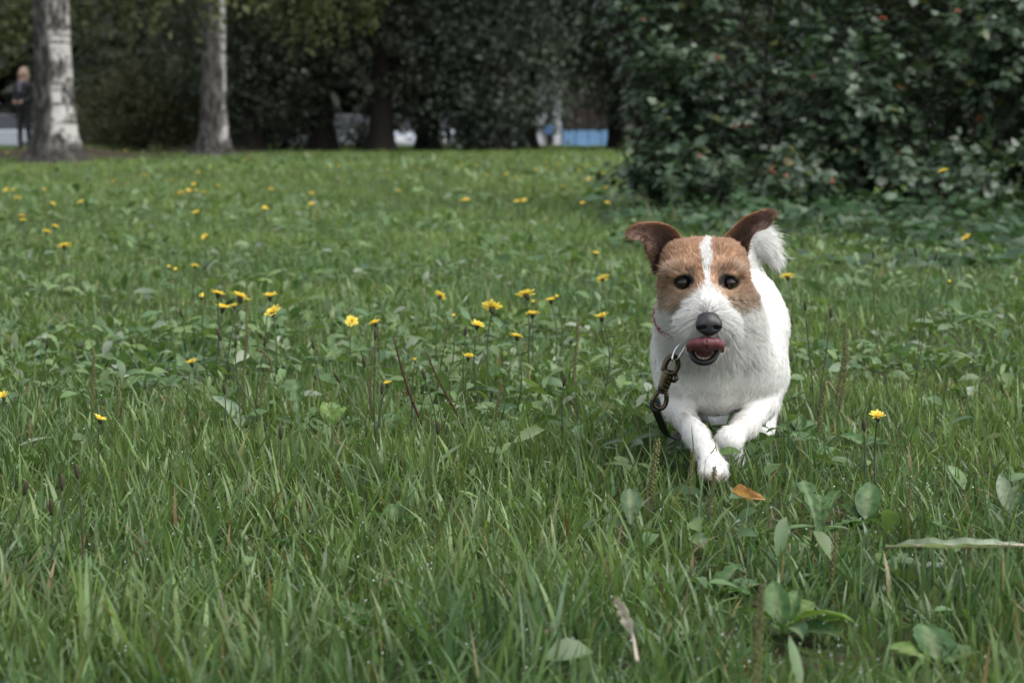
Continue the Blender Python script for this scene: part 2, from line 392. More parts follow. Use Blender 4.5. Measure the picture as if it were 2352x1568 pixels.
# low spots where a broad-leaved rosette has pressed the grass down
CLEAR = [(1795, 1440, .085), (1840, 1480, .06), (1650, 1345, .07), (1885, 1235, .075), (1985, 1200, .06), (2155, 1510, .06), (2320, 1180, .06), (1446, 1235, .05), (690, 1240, .06), (915, 1210, .06), (810, 1420, .06),
         (560, 985, .10), (690, 1000, .10), (760, 1000, .09), (880, 1010, .08), (1490, 1075, .07), (1035, 930, .08), (1150, 670, .14), (2020, 850, .12), (2225, 925, .09), (1840, 1000, .07), (1990, 1025, .07),
         (1725, 1180, .055), (2150, 1275, .07), (2260, 1275, .07), (1440, 1520, .05), (1430, 1440, .04), (1645, 1125, .045), (1620, 1130, .03)]
def build_grass():
    V = []; Q = []; C = []; n0 = 0
    zones = [  # y0, y1, blades per m2, segments, width m, height m
        (1.05, 2.3, 12500, 4, 0.0043, 0.056), (2.3, 3.6, 11000, 3, 0.0041, 0.042), (3.6, 5.5, 6000, 3, 0.0046, 0.038),
        (5.5, 9, 3200, 2, 0.0052, 0.042), (9, 16, 1250, 2, 0.0072, 0.048), (16, 28, 430, 2, 0.011, 0.050), (28, 57, 150, 2, 0.019, 0.055)]
    for zi, (y0, y1, dens, segs, wid, hgt) in enumerate(zones):
        rng = np.random.default_rng(100 + zi)
        lim = 0.262 * y1 + 1.1
        n = int(dens * (y1 - y0) * 2 * lim)
        y = rng.uniform(y0, y1, n); x = rng.uniform(-lim, lim, n)
        k = (np.abs(x) < 0.262 * y + 1.1) & ((np.abs(x) < 0.262 * y + 0.12) | (rng.random(n) < .42))
        k &= rng.random(n) > 0.92 * bare(x, y)
        k &= rng.random(n) < 0.62 + 0.75 * vnoise(x, y, 0.11, 3) * (1 if y1 < 8 else 0.6) + (0 if y1 < 8 else 0.2)
        # thinner, weedier turf in the middle distance
        x = x[k]; y = y[k]; n = len(x)
        cl = vnoise(x, y, 0.30, 11); cl2 = vnoise(x, y, 0.09, 12); big = vnoise(x, y, 1.3, 13)
        h = hgt * (0.45 + 0.75 * cl + 0.35 * cl2) * (0.75 + 0.5 * big) * rng.uniform(0.45, 1.30, n)
        h *= np.where(rng.random(n) < 0.05, 1.5, 1.0)
        if y0 < 2.3:
            h *= 1.0 + 0.12 * np.clip((2.0 - y) / 0.6, 0, 1)
        # trodden under the dog
        du, dv = UV(np.stack([x, y, np.zeros(n)], 1))
        under = (y > 2.64) & (y < 3.2) & (np.abs(x - 0.265 - (y - 2.64) * 0.16) < 0.085)
        h = np.where(under, h * 0.55, h)
        h *= 1 - 0.4 * bare(x, y)
        if y0 < 5:
            for pu, pv, pr in CLEAR:
                g = G(pu, pv, 0.0); dd = np.hypot(x - g[0], (y - g[1])*0.8)
                h *= 1 - 0.62 * np.clip(1.3 - dd / pr, 0, 1)
        w = wid * np.where(rng.random(n) < .55, rng.uniform(.40, .75, n), rng.uniform(.85, 1.45, n)) * (0.8 + 0.4 * vnoise(x, y, 0.5, 17))
        th = 2 * np.pi * (vnoise(x, y, 0.22, 14) * 1.6 + rng.normal(0, 0.42, n))
        lean = np.clip(np.abs(rng.normal(0.30, 0.30, n)) + 0.25 * (vnoise(x, y, 0.4, 15) - 0.4), 0.03, 1.25)
        flat = rng.random(n) < 0.13
        lean = np.where(flat, rng.uniform(1.2, 2.2, n), lean)
        tw = th + np.pi / 2 + rng.normal(0, 0.7, n)
        z = ground_z(x, y) - 0.004
        t = np.linspace(0, 1, segs + 1)
        prof = np.array([0.75, 1.0, 0.9, 0.62, 0.08]) if segs == 4 else (np.array([0.8, 1.0, 0.75, 0.08]) if segs == 3 else np.array([0.9, 0.85, 0.08]))
        dx, dy = np.cos(th), np.sin(th)
        sx, sy = np.cos(tw), np.sin(tw)
        ln = np.sqrt(1 + lean**2 * 0.8)
        verts = np.zeros((n, segs + 1, 2, 3), np.float32)
        for i, ti in enumerate(t):
            up = h * (ti - 0.28 * np.minimum(lean, 1.6) * ti**2) / ln
            hor = h * lean * ti**2 * 0.9 / ln + h * 0.12 * ti
            ww = w * prof[i] * 0.5
            for s_, sg in enumerate((-1, 1)):
                verts[:, i, s_, 0] = x + dx * hor + sg * sx * ww
                verts[:, i, s_, 1] = y + dy * hor + sg * sy * ww
                verts[:, i, s_, 2] = z + up + sg * ww * 0.35 * (rng.random() - 0.5)
        V.append(verts.reshape(-1, 3))
        base = n0 + np.arange(n)[:, None] * (2 * (segs + 1))
        for i in range(segs):
            Q.append(np.concatenate([base + 2*i, base + 2*i + 1, base + 2*i + 3, base + 2*i + 2], 1))
        n0 += n * 2 * (segs + 1)
        # blade colour: clumps of blue-green, fresh green, yellow-green; some straw
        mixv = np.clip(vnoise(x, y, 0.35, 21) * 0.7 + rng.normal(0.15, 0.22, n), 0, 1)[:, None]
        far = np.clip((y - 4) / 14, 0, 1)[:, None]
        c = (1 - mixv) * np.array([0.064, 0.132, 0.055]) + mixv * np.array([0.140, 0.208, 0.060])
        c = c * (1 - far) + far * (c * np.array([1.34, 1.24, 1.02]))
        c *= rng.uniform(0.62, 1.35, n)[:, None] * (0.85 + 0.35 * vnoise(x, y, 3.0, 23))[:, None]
        straw = rng.random(n) < 0.028
        c[straw] = np.array([0.23, 0.185, 0.085]) * rng.uniform(0.6, 1.2, straw.sum())[:, None]
        red = (rng.random(n) < 0.012) & (w < wid*.7)
        c[red] = np.array([0.15, 0.065, 0.035])
        cc = np.repeat(c[:, None, :], (segs + 1) * 2, 1)
        # pale sheaths at the foot of the blade, as grass has
        cc[:, :2, :] = cc[:, :2, :] * 0.8 + np.array([0.03, 0.03, 0.012])
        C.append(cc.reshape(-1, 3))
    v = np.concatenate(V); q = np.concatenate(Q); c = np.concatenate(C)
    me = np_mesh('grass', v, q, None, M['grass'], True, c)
    tag(obj('grass', me), 'green lawn grass of short uneven blades around the dog', 'grass', kind='stuff')
build_grass()

# ------------------------------------------------------------------ small broad leaves in the turf (clover, daisy, dandelion seedlings): uncountable
def leaf_outline(kind, n):
    t = np.linspace(0, 1, n)
    if kind == 'ovate':     w = np.sin(np.pi * np.clip(t * 0.93 + 0.05, 0, 1))**0.8 * (1 - 0.25 * t)
    elif kind == 'spoon':   w = 0.10 + 0.9 * np.clip((t - 0.30) / 0.35, 0, 1)**1.2 * np.sqrt(np.clip(1 - ((t - 0.72) / 0.29)**2 * (t > 0.72), 0, 1))
    elif kind == 'lance':   w = np.sin(np.pi * np.clip(t * 0.96 + 0.03, 0, 1))**0.9
    else:                   # toothed, dandelion-like, widest near the end
        saw = 1 - 0.75 * ((t * 5.0) % 1.0)
        w = (0.12 + 0.95 * t) * np.where(t > 0.8, np.sqrt(np.clip(1 - ((t - 0.8) / 0.2)**2, 0, 1)), saw)
    w[-1] = 0.02
    return t, w
def build_cover():
    rng = np.random.default_rng(55)
    V = []; Q = []; C = []; n0 = 0
    for (y0, y1, dens, L0) in ((1.2, 2.6, 900, 0.040), (2.6, 4.6, 1250, 0.036), (4.6, 8.0, 460, 0.044), (8, 14, 160, 0.06), (14, 30, 25, 0.09)):
        lim = 0.262*y1 + 0.45
        n = int(dens*(y1-y0)*2*lim)
        y = rng.uniform(y0, y1, n); x = rng.uniform(-lim, lim, n)
        k = np.abs(x) < 0.262*y + 0.45
        patch = vnoise(x, y, 0.35, 31)*0.6 + vnoise(x, y, 1.4, 32)*0.5
        wt = np.clip((patch - 0.43)*3.6, 0.04, 1)
        if y1 <= 2.6: wt *= np.where(x > 0.15, 1.0, 0.30)
        k &= rng.random(n) < wt
        k &= rng.random(n) > bare(x, y)
        x = x[k]; y = y[k]; n = len(x)
        L = L0*rng.uniform(0.5, 1.6, n); wd = L*rng.uniform(0.22, 0.55, n)
        th = rng.uniform(0, 2*np.pi, n); el = rng.normal(0.45, 0.35, n)
        z = ground_z(x, y) + rng.uniform(0.004, 0.042, n)
        S = 4
        t, wprof = leaf_outline('ovate', S+1); wprof[0] = 0.12
        ver = np.zeros((n, S+1, 3, 3), np.float32)
        dx, dy = np.cos(th), np.sin(th); droop = rng.uniform(0.2, 0.9, n)
        roll = rng.normal(0, 0.45, n)
        for i in range(S+1):
            hor = L*t[i]*np.cos(el); up = L*(t[i]*np.sin(el) - droop*0.5*t[i]**2)
            for j, sg in enumerate((-1, 0, 1)):
                off = sg*wd*0.5*wprof[i]
                ver[:, i, j, 0] = x + dx*hor - dy*off*np.cos(roll)
                ver[:, i, j, 1] = y + dy*hor + dx*off*np.cos(roll)
                ver[:, i, j, 2] = z + up + abs(sg)*wd*0.14*wprof[i] + off*np.sin(roll)
        V.append(ver.reshape(-1, 3))
        b = n0 + np.arange(n)[:, None]*(3*(S+1))
        for i in range(S):
            for j in range(2):
                Q.append(np.concatenate([b+3*i+j, b+3*i+j+1, b+3*(i+1)+j+1, b+3*(i+1)+j], 1))
        n0 += n*3*(S+1)
        mixv = rng.random(n)[:, None]
        c = (1-mixv)*np.array([0.062, 0.124, 0.050]) + mixv*np.array([0.132, 0.200, 0.066])
        pale = rng.random(n) < 0.055
        c[pale] = np.array([0.21, 0.25, 0.18])*rng.uniform(0.7, 1.25, pale.sum())[:, None]
        c *= rng.uniform(0.75, 1.2, n)[:, None]
        C.append(np.repeat(c[:, None, :], 3*(S+1), 1).reshape(-1, 3))
    me = np_mesh('weed_foliage', np.concatenate(V), np.concatenate(Q), None, M['cover'], True, np.concatenate(C))
    tag(obj('weed_foliage', me), 'small broad weed leaves growing among the lawn grass', 'ground cover', kind='stuff')
build_cover()

# ------------------------------------------------------------------ implicit-surface sculpting (dog, person, nose, tongue)
class Field:
    def __init__(s, lo, hi, h):
        s.h = h; s.lo = np.asarray(lo, float)
        s.n = np.ceil((np.asarray(hi) - s.lo) / h).astype(int) + 1
        s.d = np.full(s.n, 1.0, np.float32)
    def _sub(s, lo, hi):
        a = np.clip(np.floor((lo - s.lo) / s.h).astype(int), 0, s.n); b = np.clip(np.ceil((hi - s.lo) / s.h).astype(int) + 1, 0, s.n)
        sl = tuple(slice(i, j) for i, j in zip(a, b))
        g = [(s.lo[i] + s.h * np.arange(a[i], b[i])).astype(np.float32) for i in range(3)]
        return sl, g[0][:, None, None], g[1][None, :, None], g[2][None, None, :]
    def _mix(s, sl, dd, k, sub):
        o = s.d[sl]
        if sub:
            dd = -dd; hh = np.maximum(k - np.abs(o - dd), 0) / k; s.d[sl] = np.maximum(o, dd) + hh*hh*k*0.25
        else:
            hh = np.maximum(k - np.abs(o - dd), 0) / k; s.d[sl] = np.minimum(o, dd) - hh*hh*k*0.25
    def ell(s, c, r, k=0.02, sub=False, rot=None):
        c = np.asarray(c, float); r = np.asarray(r, float) * np.ones(3)
        m = np.max(r) + k + 0.012
        sl, x, y, z = s._sub(c - m, c + m)
        if 0 in s.d[sl].shape: return s
        x = x - c[0]; y = y - c[1]; z = z - c[2]
        if rot is not None:      # rows of rot are the ellipsoid's axes
            x, y, z = (rot[i][0]*x + rot[i][1]*y + rot[i][2]*z for i in range(3))
        k0 = np.sqrt((x/r[0])**2 + (y/r[1])**2 + (z/r[2])**2) + 1e-6
        k1 = np.sqrt((x/r[0]**2)**2 + (y/r[1]**2)**2 + (z/r[2]**2)**2) + 1e-6
        s._mix(sl, k0*(k0-1)/k1, k, sub); return s
    def cone(s, a, b, ra, rb, k=0.02, sub=False):
        a = np.asarray(a, float); b = np.asarray(b, float); m = max(ra, rb) + k + 0.012
        sl, x, y, z = s._sub(np.minimum(a, b) - m, np.maximum(a, b) + m)
        if 0 in s.d[sl].shape: return s
        ab = b - a; L2 = ab @ ab + 1e-12
        t = np.clip(((x-a[0])*ab[0] + (y-a[1])*ab[1] + (z-a[2])*ab[2]) / L2, 0, 1)
        dd = np.sqrt((x-a[0]-t*ab[0])**2 + (y-a[1]-t*ab[1])**2 + (z-a[2]-t*ab[2])**2) - (ra + t*(rb-ra))
        s._mix(sl, dd, k, sub); return s
    def chain(s, pts, rad, k=0.02, sub=False):
        for i in range(len(pts)-1): s.cone(pts[i], pts[i+1], rad[i], rad[i+1], k, sub)
        return s
    def sample(s, p):
        g = (np.asarray(p) - s.lo) / s.h
        g = np.clip(g, 0, s.n - 1.001); i = np.floor(g).astype(int); f = g - i
        r = 0
        for a in (0, 1):
            for b in (0, 1):
                for c in (0, 1):
                    w = (f[:, 0] if a else 1-f[:, 0])*(f[:, 1] if b else 1-f[:, 1])*(f[:, 2] if c else 1-f[:, 2])
                    r = r + w * s.d[i[:, 0]+a, i[:, 1]+b, i[:, 2]+c]
        return r
    def grad(s, p):
        e = s.h; g = np.zeros_like(p)
        for i in range(3):
            d_ = np.zeros(3); d_[i] = e
            g[:, i] = s.sample(p + d_) - s.sample(p - d_)
        return g / (np.linalg.norm(g, axis=1)[:, None] + 1e-9)
    def mesh(s):
        """surface nets"""
        D = s.d; S = D < 0
        nx, ny, nz = S.shape
        acc = np.zeros((nx-1, ny-1, nz-1, 3), np.float32); cnt = np.zeros((nx-1, ny-1, nz-1), np.float32)
        cor = [(0,0,0),(1,0,0),(0,1,0),(1,1,0),(0,0,1),(1,0,1),(0,1,1),(1,1,1)]
        def view(A, c): return A[c[0]:nx-1+c[0], c[1]:ny-1+c[1], c[2]:nz-1+c[2]]
        for a in range(8):
            for b in range(a+1, 8):
                df = [cor[b][i]-cor[a][i] for i in range(3)]
                if sum(df) != 1 or min(df) < 0: continue
                A_, B_ = view(D, cor[a]), view(D, cor[b])
                m = view(S, cor[a]) != view(S, cor[b])
                idx = np.nonzero(m)
                t = A_[idx] / (A_[idx] - B_[idx])
                for i in range(3):
                    acc[idx + (i,)] += cor[a][i] + t * df[i]
                cnt[idx] += 1
        cells = np.nonzero(cnt > 0)
        ids = np.full(cnt.shape, -1, np.int64); ids[cells] = np.arange(len(cells[0]))
        P = acc[cells] / cnt[cells][:, None]
        V = s.lo + s.h * (np.stack(cells, 1) + P)
        quads = []
        for ax in range(3):
            sl0 = [slice(1, -1)]*3; sl1 = [slice(1, -1)]*3
            sl0[ax] = slice(0, -1); sl1[ax] = slice(1, None)
            A_, B_ = S[tuple(sl0)], S[tuple(sl1)]
            idx = np.nonzero(A_ != B_)
            flip = B_[idx]
            g = [idx[i] + (0 if i == ax else 1) for i in range(3)]
            o1, o2 = [(1, 2), (2, 0), (0, 1)][ax]
            def cell(d1, d2):
                c = [x.copy() for x in g]; c[o1] = c[o1] - d1; c[o2] = c[o2] - d2
                return ids[c[0], c[1], c[2]]
            q = np.stack([cell(1, 1), cell(0, 1), cell(0, 0), cell(1, 0)], 1)
            q[flip] = q[flip][:, ::-1]
            quads.append(q)
        Qd = np.concatenate(quads); Qd = Qd[(Qd >= 0).all(1)]
        return V, Qd

# ------------------------------------------------------------------ trees
def leaf_cloud(centres, sizes, rng, col_a, col_b, up=0.35):
    """one folded leaf (two triangles sharing the midrib) per centre"""
    n = len(centres)
    nrm = rng.normal(0, 1, (n, 3)); nrm[:, 2] = np.abs(nrm[:, 2]) + up; nrm /= np.linalg.norm(nrm, axis=1)[:, None]
    t = np.cross(nrm, rng.normal(0, 1, (n, 3))); t /= np.linalg.norm(t, axis=1)[:, None]
    b = np.cross(nrm, t)
    s = sizes[:, None]
    v = np.stack([centres - t*s*0.5, centres + b*s*0.30 + nrm*s*0.06, centres + t*s*0.5 - nrm*s*0.08, centres - b*s*0.30 + nrm*s*0.06], 1).reshape(-1, 3)
    base = np.arange(n)[:, None]*4
    tr = np.concatenate([base + np.array([[0, 1, 2]]), base + np.array([[0, 2, 3]])])
    m = rng.random(n)[:, None]
    c = ((1-m)*np.array(col_a) + m*np.array(col_b))*rng.uniform(0.7, 1.25, n)[:, None]
    return v, tr, np.repeat(c, 4, 0)
def limb_path(a, b, rng, wob=0.12, n=7):
    t = np.linspace(0, 1, n)[:, None]; L = np.linalg.norm(b-a)
    p = a + (b-a)*t + np.cumsum(rng.normal(0, wob*L/n, (n, 3)), 0)*np.sin(np.pi*t*0.9)
    p[0] = a; return p
def tree(name, label, group, base, trunk_r, H, lobes, n_leaf, leaf, cols, seed, bark='dark_bark', n_limb=7, limb_z=(1.3, 3.8), strands=False, flare=0.5, shade_bias=0.0, cat='tree', lean=0.0):
    rng = np.random.default_rng(seed)
    base = np.array(base, float); base[2] = float(ground_z(base[0], base[1])) - 0.05
    e = tag(empty(name, base), label, cat, group)
    z = np.array([0, .06, .14, .25, .4, .65, 1.0, 1.6, 2.3, 3.2, H*0.55, H*0.8, H]); z = np.unique(z[z <= H])
    rad = trunk_r*(1 - 0.62*(z/H)) * (1 + flare*np.exp(-z/0.13)+0.30*np.exp(-z/0.6))
    pts = np.stack([lean*z + 0.03*np.sin(z*0.9+seed), 0.03*np.cos(z*0.7+seed), z], 1)
    tb = MB().tube(pts, rad, 18)
    me = tb.mesh('trunk', M[bark])
    # fluted foot and bark lumps
    co = np.zeros(len(me.vertices)*3, np.float32); me.vertices.foreach_get("co", co); co = co.reshape(-1, 3)
    an = np.arctan2(co[:, 1], co[:, 0]); am = 1 + 0.22*np.exp(-co[:, 2]/0.2)*np.sin(an*5+seed) + 0.03*rng.normal(0, 1, len(co))
    co[:, 0] *= am; co[:, 1] *= am; me.vertices.foreach_set("co", co.ravel()); me.update()
    o = obj('trunk', me, e); o["shade_bias"] = shade_bias
    for i in range(n_limb):
        L = lobes[rng.integers(len(lobes))]
        a = np.array([lean*H*0.5, 0, rng.uniform(*limb_z)]); bpt = np.array(L[:3]) + rng.normal(0, 0.25, 3)*np.array(L[3:6])
        p = limb_path(a, bpt, rng)
        obj('limb', MB().tube(p, np.linspace(trunk_r*0.32, 0.015, len(p)), 7).mesh('limb', M[bark]), e)
    C = []
    wts = np.array([L[3]*L[4]*L[5] for L in lobes])**0.7; wts /= wts.sum()
    for L, w_ in zip(lobes, wts):
        nc = max(6, int(w_*n_leaf/26)); dirs = rng.normal(0, 1, (nc, 3)); dirs /= np.linalg.norm(dirs, axis=1)[:, None]
        rr = rng.uniform(0.35, 1.0, nc)**0.5
        cc = np.array(L[:3]) + dirs*rr[:, None]*np.array(L[3:6])
        sc = np.array(L[3:6]).mean()*0.20
        if strands:
            pts_ = np.repeat(cc, 26, 0); kk = np.tile(np.linspace(0, 1, 26), nc)
            pts_ = pts_ + np.stack([rng.normal(0, 0.07, len(pts_)), rng.normal(0, 0.07, len(pts_)), -kk*rng.uniform(0.6, 1.3, nc).repeat(26)], 1)
        else:
            pts_ = np.repeat(cc, 26, 0) + rng.normal(0, 1, (nc*26, 3))*np.array([sc, sc, sc*0.6])
        C.append(pts_)
    C = np.concatenate(C); C = C[C[:, 2] > 0.12]
    v, t, c = leaf_cloud(C, leaf*rng.uniform(0.6, 1.4, len(C)), rng, cols[0], cols[1])
    obj('crown', np_mesh('crown', v, None, t, M['tree_leaf'], False, c), e)
    return e

DG = ((0.050, 0.062, 0.044), (0.076, 0.092, 0.060)); BG = ((0.066, 0.088, 0.068), (0.094, 0.118, 0.088)); OG = ((0.075, 0.084, 0.042), (0.110, 0.112, 0.058)); YG = ((0.062, 0.084, 0.032), (0.094, 0.105, 0.042))
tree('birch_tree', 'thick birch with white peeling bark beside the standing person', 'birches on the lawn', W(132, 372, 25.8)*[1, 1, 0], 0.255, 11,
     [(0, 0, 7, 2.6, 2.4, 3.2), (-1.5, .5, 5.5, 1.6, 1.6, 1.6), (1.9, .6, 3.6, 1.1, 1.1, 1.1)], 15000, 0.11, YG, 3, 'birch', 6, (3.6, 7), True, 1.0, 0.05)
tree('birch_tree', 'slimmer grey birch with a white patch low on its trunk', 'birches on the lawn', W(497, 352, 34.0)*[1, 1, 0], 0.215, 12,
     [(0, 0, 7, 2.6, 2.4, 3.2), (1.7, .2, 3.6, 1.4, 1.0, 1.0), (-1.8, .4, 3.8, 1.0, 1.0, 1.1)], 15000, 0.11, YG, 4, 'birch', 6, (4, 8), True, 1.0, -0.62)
# the dark row of trees
TG = 'dark trees along the far edge of the lawn'
row = [
  (575, 38.5, .16, [(0, 0, 2.2, 1.9, 1.3, 2.1), (.3, .3, 5.2, 2.4, 2.2, 2.6)], DG, 'dark leafy tree reaching the ground just behind the slimmer birch'),
  (742, 39.0, .22, [(-.6, 0, 3.2, 1.7, 1.4, 1.6), (.2, 0, 5.6, 2.6, 2.2, 2.6)], DG, 'dark tree whose straight trunk edges the gap in the tree row'),
  (880, 38.0, .22, [(.3, .3, 3.6, 2.0, 1.5, 1.5), (.5, 0, 6.2, 2.6, 2.2, 2.4), (1.0, .2, 1.9, .9, .9, .9), (-.1, -.5, 1.7, .8, .4, .8)], DG, 'dark tree with a thick flared trunk in front of the white cars'),
  (985, 40.0, .20, [(0, 0, 3.0, 2.0, 1.4, 1.8), (0, 0, 6.0, 2.6, 2.2, 2.4)], DG, 'dark tree with low boughs hanging over the parked cars'),
  (1140, 38.0, .20, [(0, 0, 1.6, 1.5, 1.2, 1.7), (.3, 0, 4.6, 2.2, 2.0, 2.2)], BG, 'blue green tree bushy to the ground in the middle of the row'),
  (1208, 42.0, .18, [(.1, 0, 3.3, 2.0, 1.5, 1.8), (0, 0, 6.0, 2.6, 2.0, 2.3)], BG, 'grey green tree overhanging the white end of the blue kiosk'),
  (1408, 41.0, .12, [(-.2, 0, 3.1, 1.7, 1.5, 1.75), (0, 0, 5.8, 2.3, 2.0, 2.4)], BG, 'slim trunked tree at the edge of the berry bush'),
]
for i, (u, Y, tr, lobes, cols, lab) in enumerate(row):
    tree('dark_tree', lab, TG, W(u, 340, Y)*[1, 1, 0], tr, 7.5, lobes + ([(.4*(-1)**i, -.2, 1.35, 1.15, .9, 1.0)] if i not in (1, 2, 5) else []) + [(-.5*(-1)**i, .5, 2.5, 1.5, 1.0, 1.0)], 17000, 0.115, cols, 40+i)
tree('dark_tree', 'green tree beside the person at the edge of the photo', TG, W(-45, 330, 43)*[1, 1, 0], .2, 8, [(.2, 0, 3.4, 1.9, 1.5, 1.8), (0, 0, 6, 2.6, 2.2, 2.4)], 10000, 0.12, YG, 61)
tree('dark_tree', 'dark tree rising behind the olive shrub between the birches', TG, W(330, 330, 47)*[1, 1, 0], .25, 9, [(0, 0, 3.6, 3.0, 1.6, 2.6), (0, 0, 6.5, 3.2, 2.2, 2.5)], 15000, 0.13, DG, 62)
for i, (u, Y, lab) in enumerate(((1560, 40, 'dark tree behind the near end of the berry bush'), (1800, 42, 'dark tree showing only above the middle of the berry bush'), (2080, 41, 'dark tree hidden behind the far half of the berry bush'), (2330, 42, 'dark tree behind the berry bush at the right edge'))):
    tree('dark_tree', lab, TG, W(u, 340, Y)*[1, 1, 0], .2, 8, [(0, 0, 1.5, 1.9, 1.0, 1.5), (0, 0, 3.8, 2.2, 1.5, 1.9), (0, 0, 6.2, 2.5, 2.0, 2.2)], 7000, .2, DG, 65+i)
def shrub(label, base, lobes, n, leaf, cols, seed):
    rng = np.random.default_rng(seed)
    base = np.array(base, float); base[2] = float(ground_z(base[0], base[1])) - 0.03
    e = tag(empty('shrub', base), label, 'shrub', 'shrubs at the far edge of the lawn')
    for k in range(7):
        L = lobes[k % len(lobes)]
        p = limb_path(np.array([rng.normal(0, .1), rng.normal(0, .1), 0]), np.array(L[:3]) + rng.normal(0, .4, 3)*np.array(L[3:6]), rng)
        obj('branch', MB().tube(p, np.linspace(0.035, 0.008, len(p)), 6).mesh('branch', M['dark_bark']), e)
    C = []
    for L in lobes:
        nc = n//(28*len(lobes)); dirs = rng.normal(0, 1, (nc, 3)); dirs /= np.linalg.norm(dirs, axis=1)[:, None]
        cc = np.array(L[:3]) + dirs*(rng.uniform(0.4, 1, nc)**0.5)[:, None]*np.array(L[3:6])
        C.append(np.repeat(cc, 28, 0) + rng.normal(0, 0.13, (nc*28, 3)))
    C = np.concatenate(C); C = C[C[:, 2] > 0.05]
    v, t, c = leaf_cloud(C, leaf*rng.uniform(.6, 1.4, len(C)), rng, cols[0], cols[1])
    obj('foliage', np_mesh('foliage', v, None, t, M['tree_leaf'], False, c), e)
shrub('rounded olive green shrub between the two birch trunks', W(330, 330, 39.5)*[1, 1, 0], [(-.6, 0, .75, .8, .7, .75), (.3, -.1, .8, .9, .7, .85), (0, .2, 1.15, .7, .6, .6), (.75, .1, .6, .6, .6, .6)], 8500, .09, OG, 71)
shrub('low dark shrub at the foot of the dark trees behind the slimmer birch', W(640, 330, 39.2)*[1, 1, 0], [(-.3, 0, .8, .9, .7, .9), (.5, 0, .6, .6, .5, .6)], 5600, .09, DG, 72)
shrub('dark shrub filling the row just beside the kiosk gap', W(1060, 330, 39.5)*[1, 1, 0], [(-.2, 0, .75, .8, .6, .8), (.6, 0, .55, .6, .5, .55)], 5600, .09, BG, 73)
shrub('small loose shrub half hiding the white car in the gap', W(812, 330, 43)*[1, 1, 0], [(-.1, 0, .28, .38, .3, .30), (.35, 0, .2, .25, .25, .25)], 1500, .08, DG, 74)
# the wood beyond the street reads as one mass
rngw = np.random.default_rng(80)
cw = np.stack([rngw.uniform(-40, 40, 2600), rngw.uniform(80, 92, 2600), rngw.uniform(-0.6, 13, 2600)], 1)
cw = np.repeat(cw, 24, 0) + rngw.normal(0, 1, (2600*24, 3))*np.array([.9, .9, .7])
v, t, c = leaf_cloud(cw, 1.0*rngw.uniform(.6, 1.4, len(cw)), rngw, (.05, .058, .042), (0.085, 0.088, 0.066))
tag(obj('far_woods', np_mesh('far_woods', v, None, t, M['tree_leaf'], False, c)), 'far dark wood behind the street seen through the gaps', 'woods', kind='stuff')

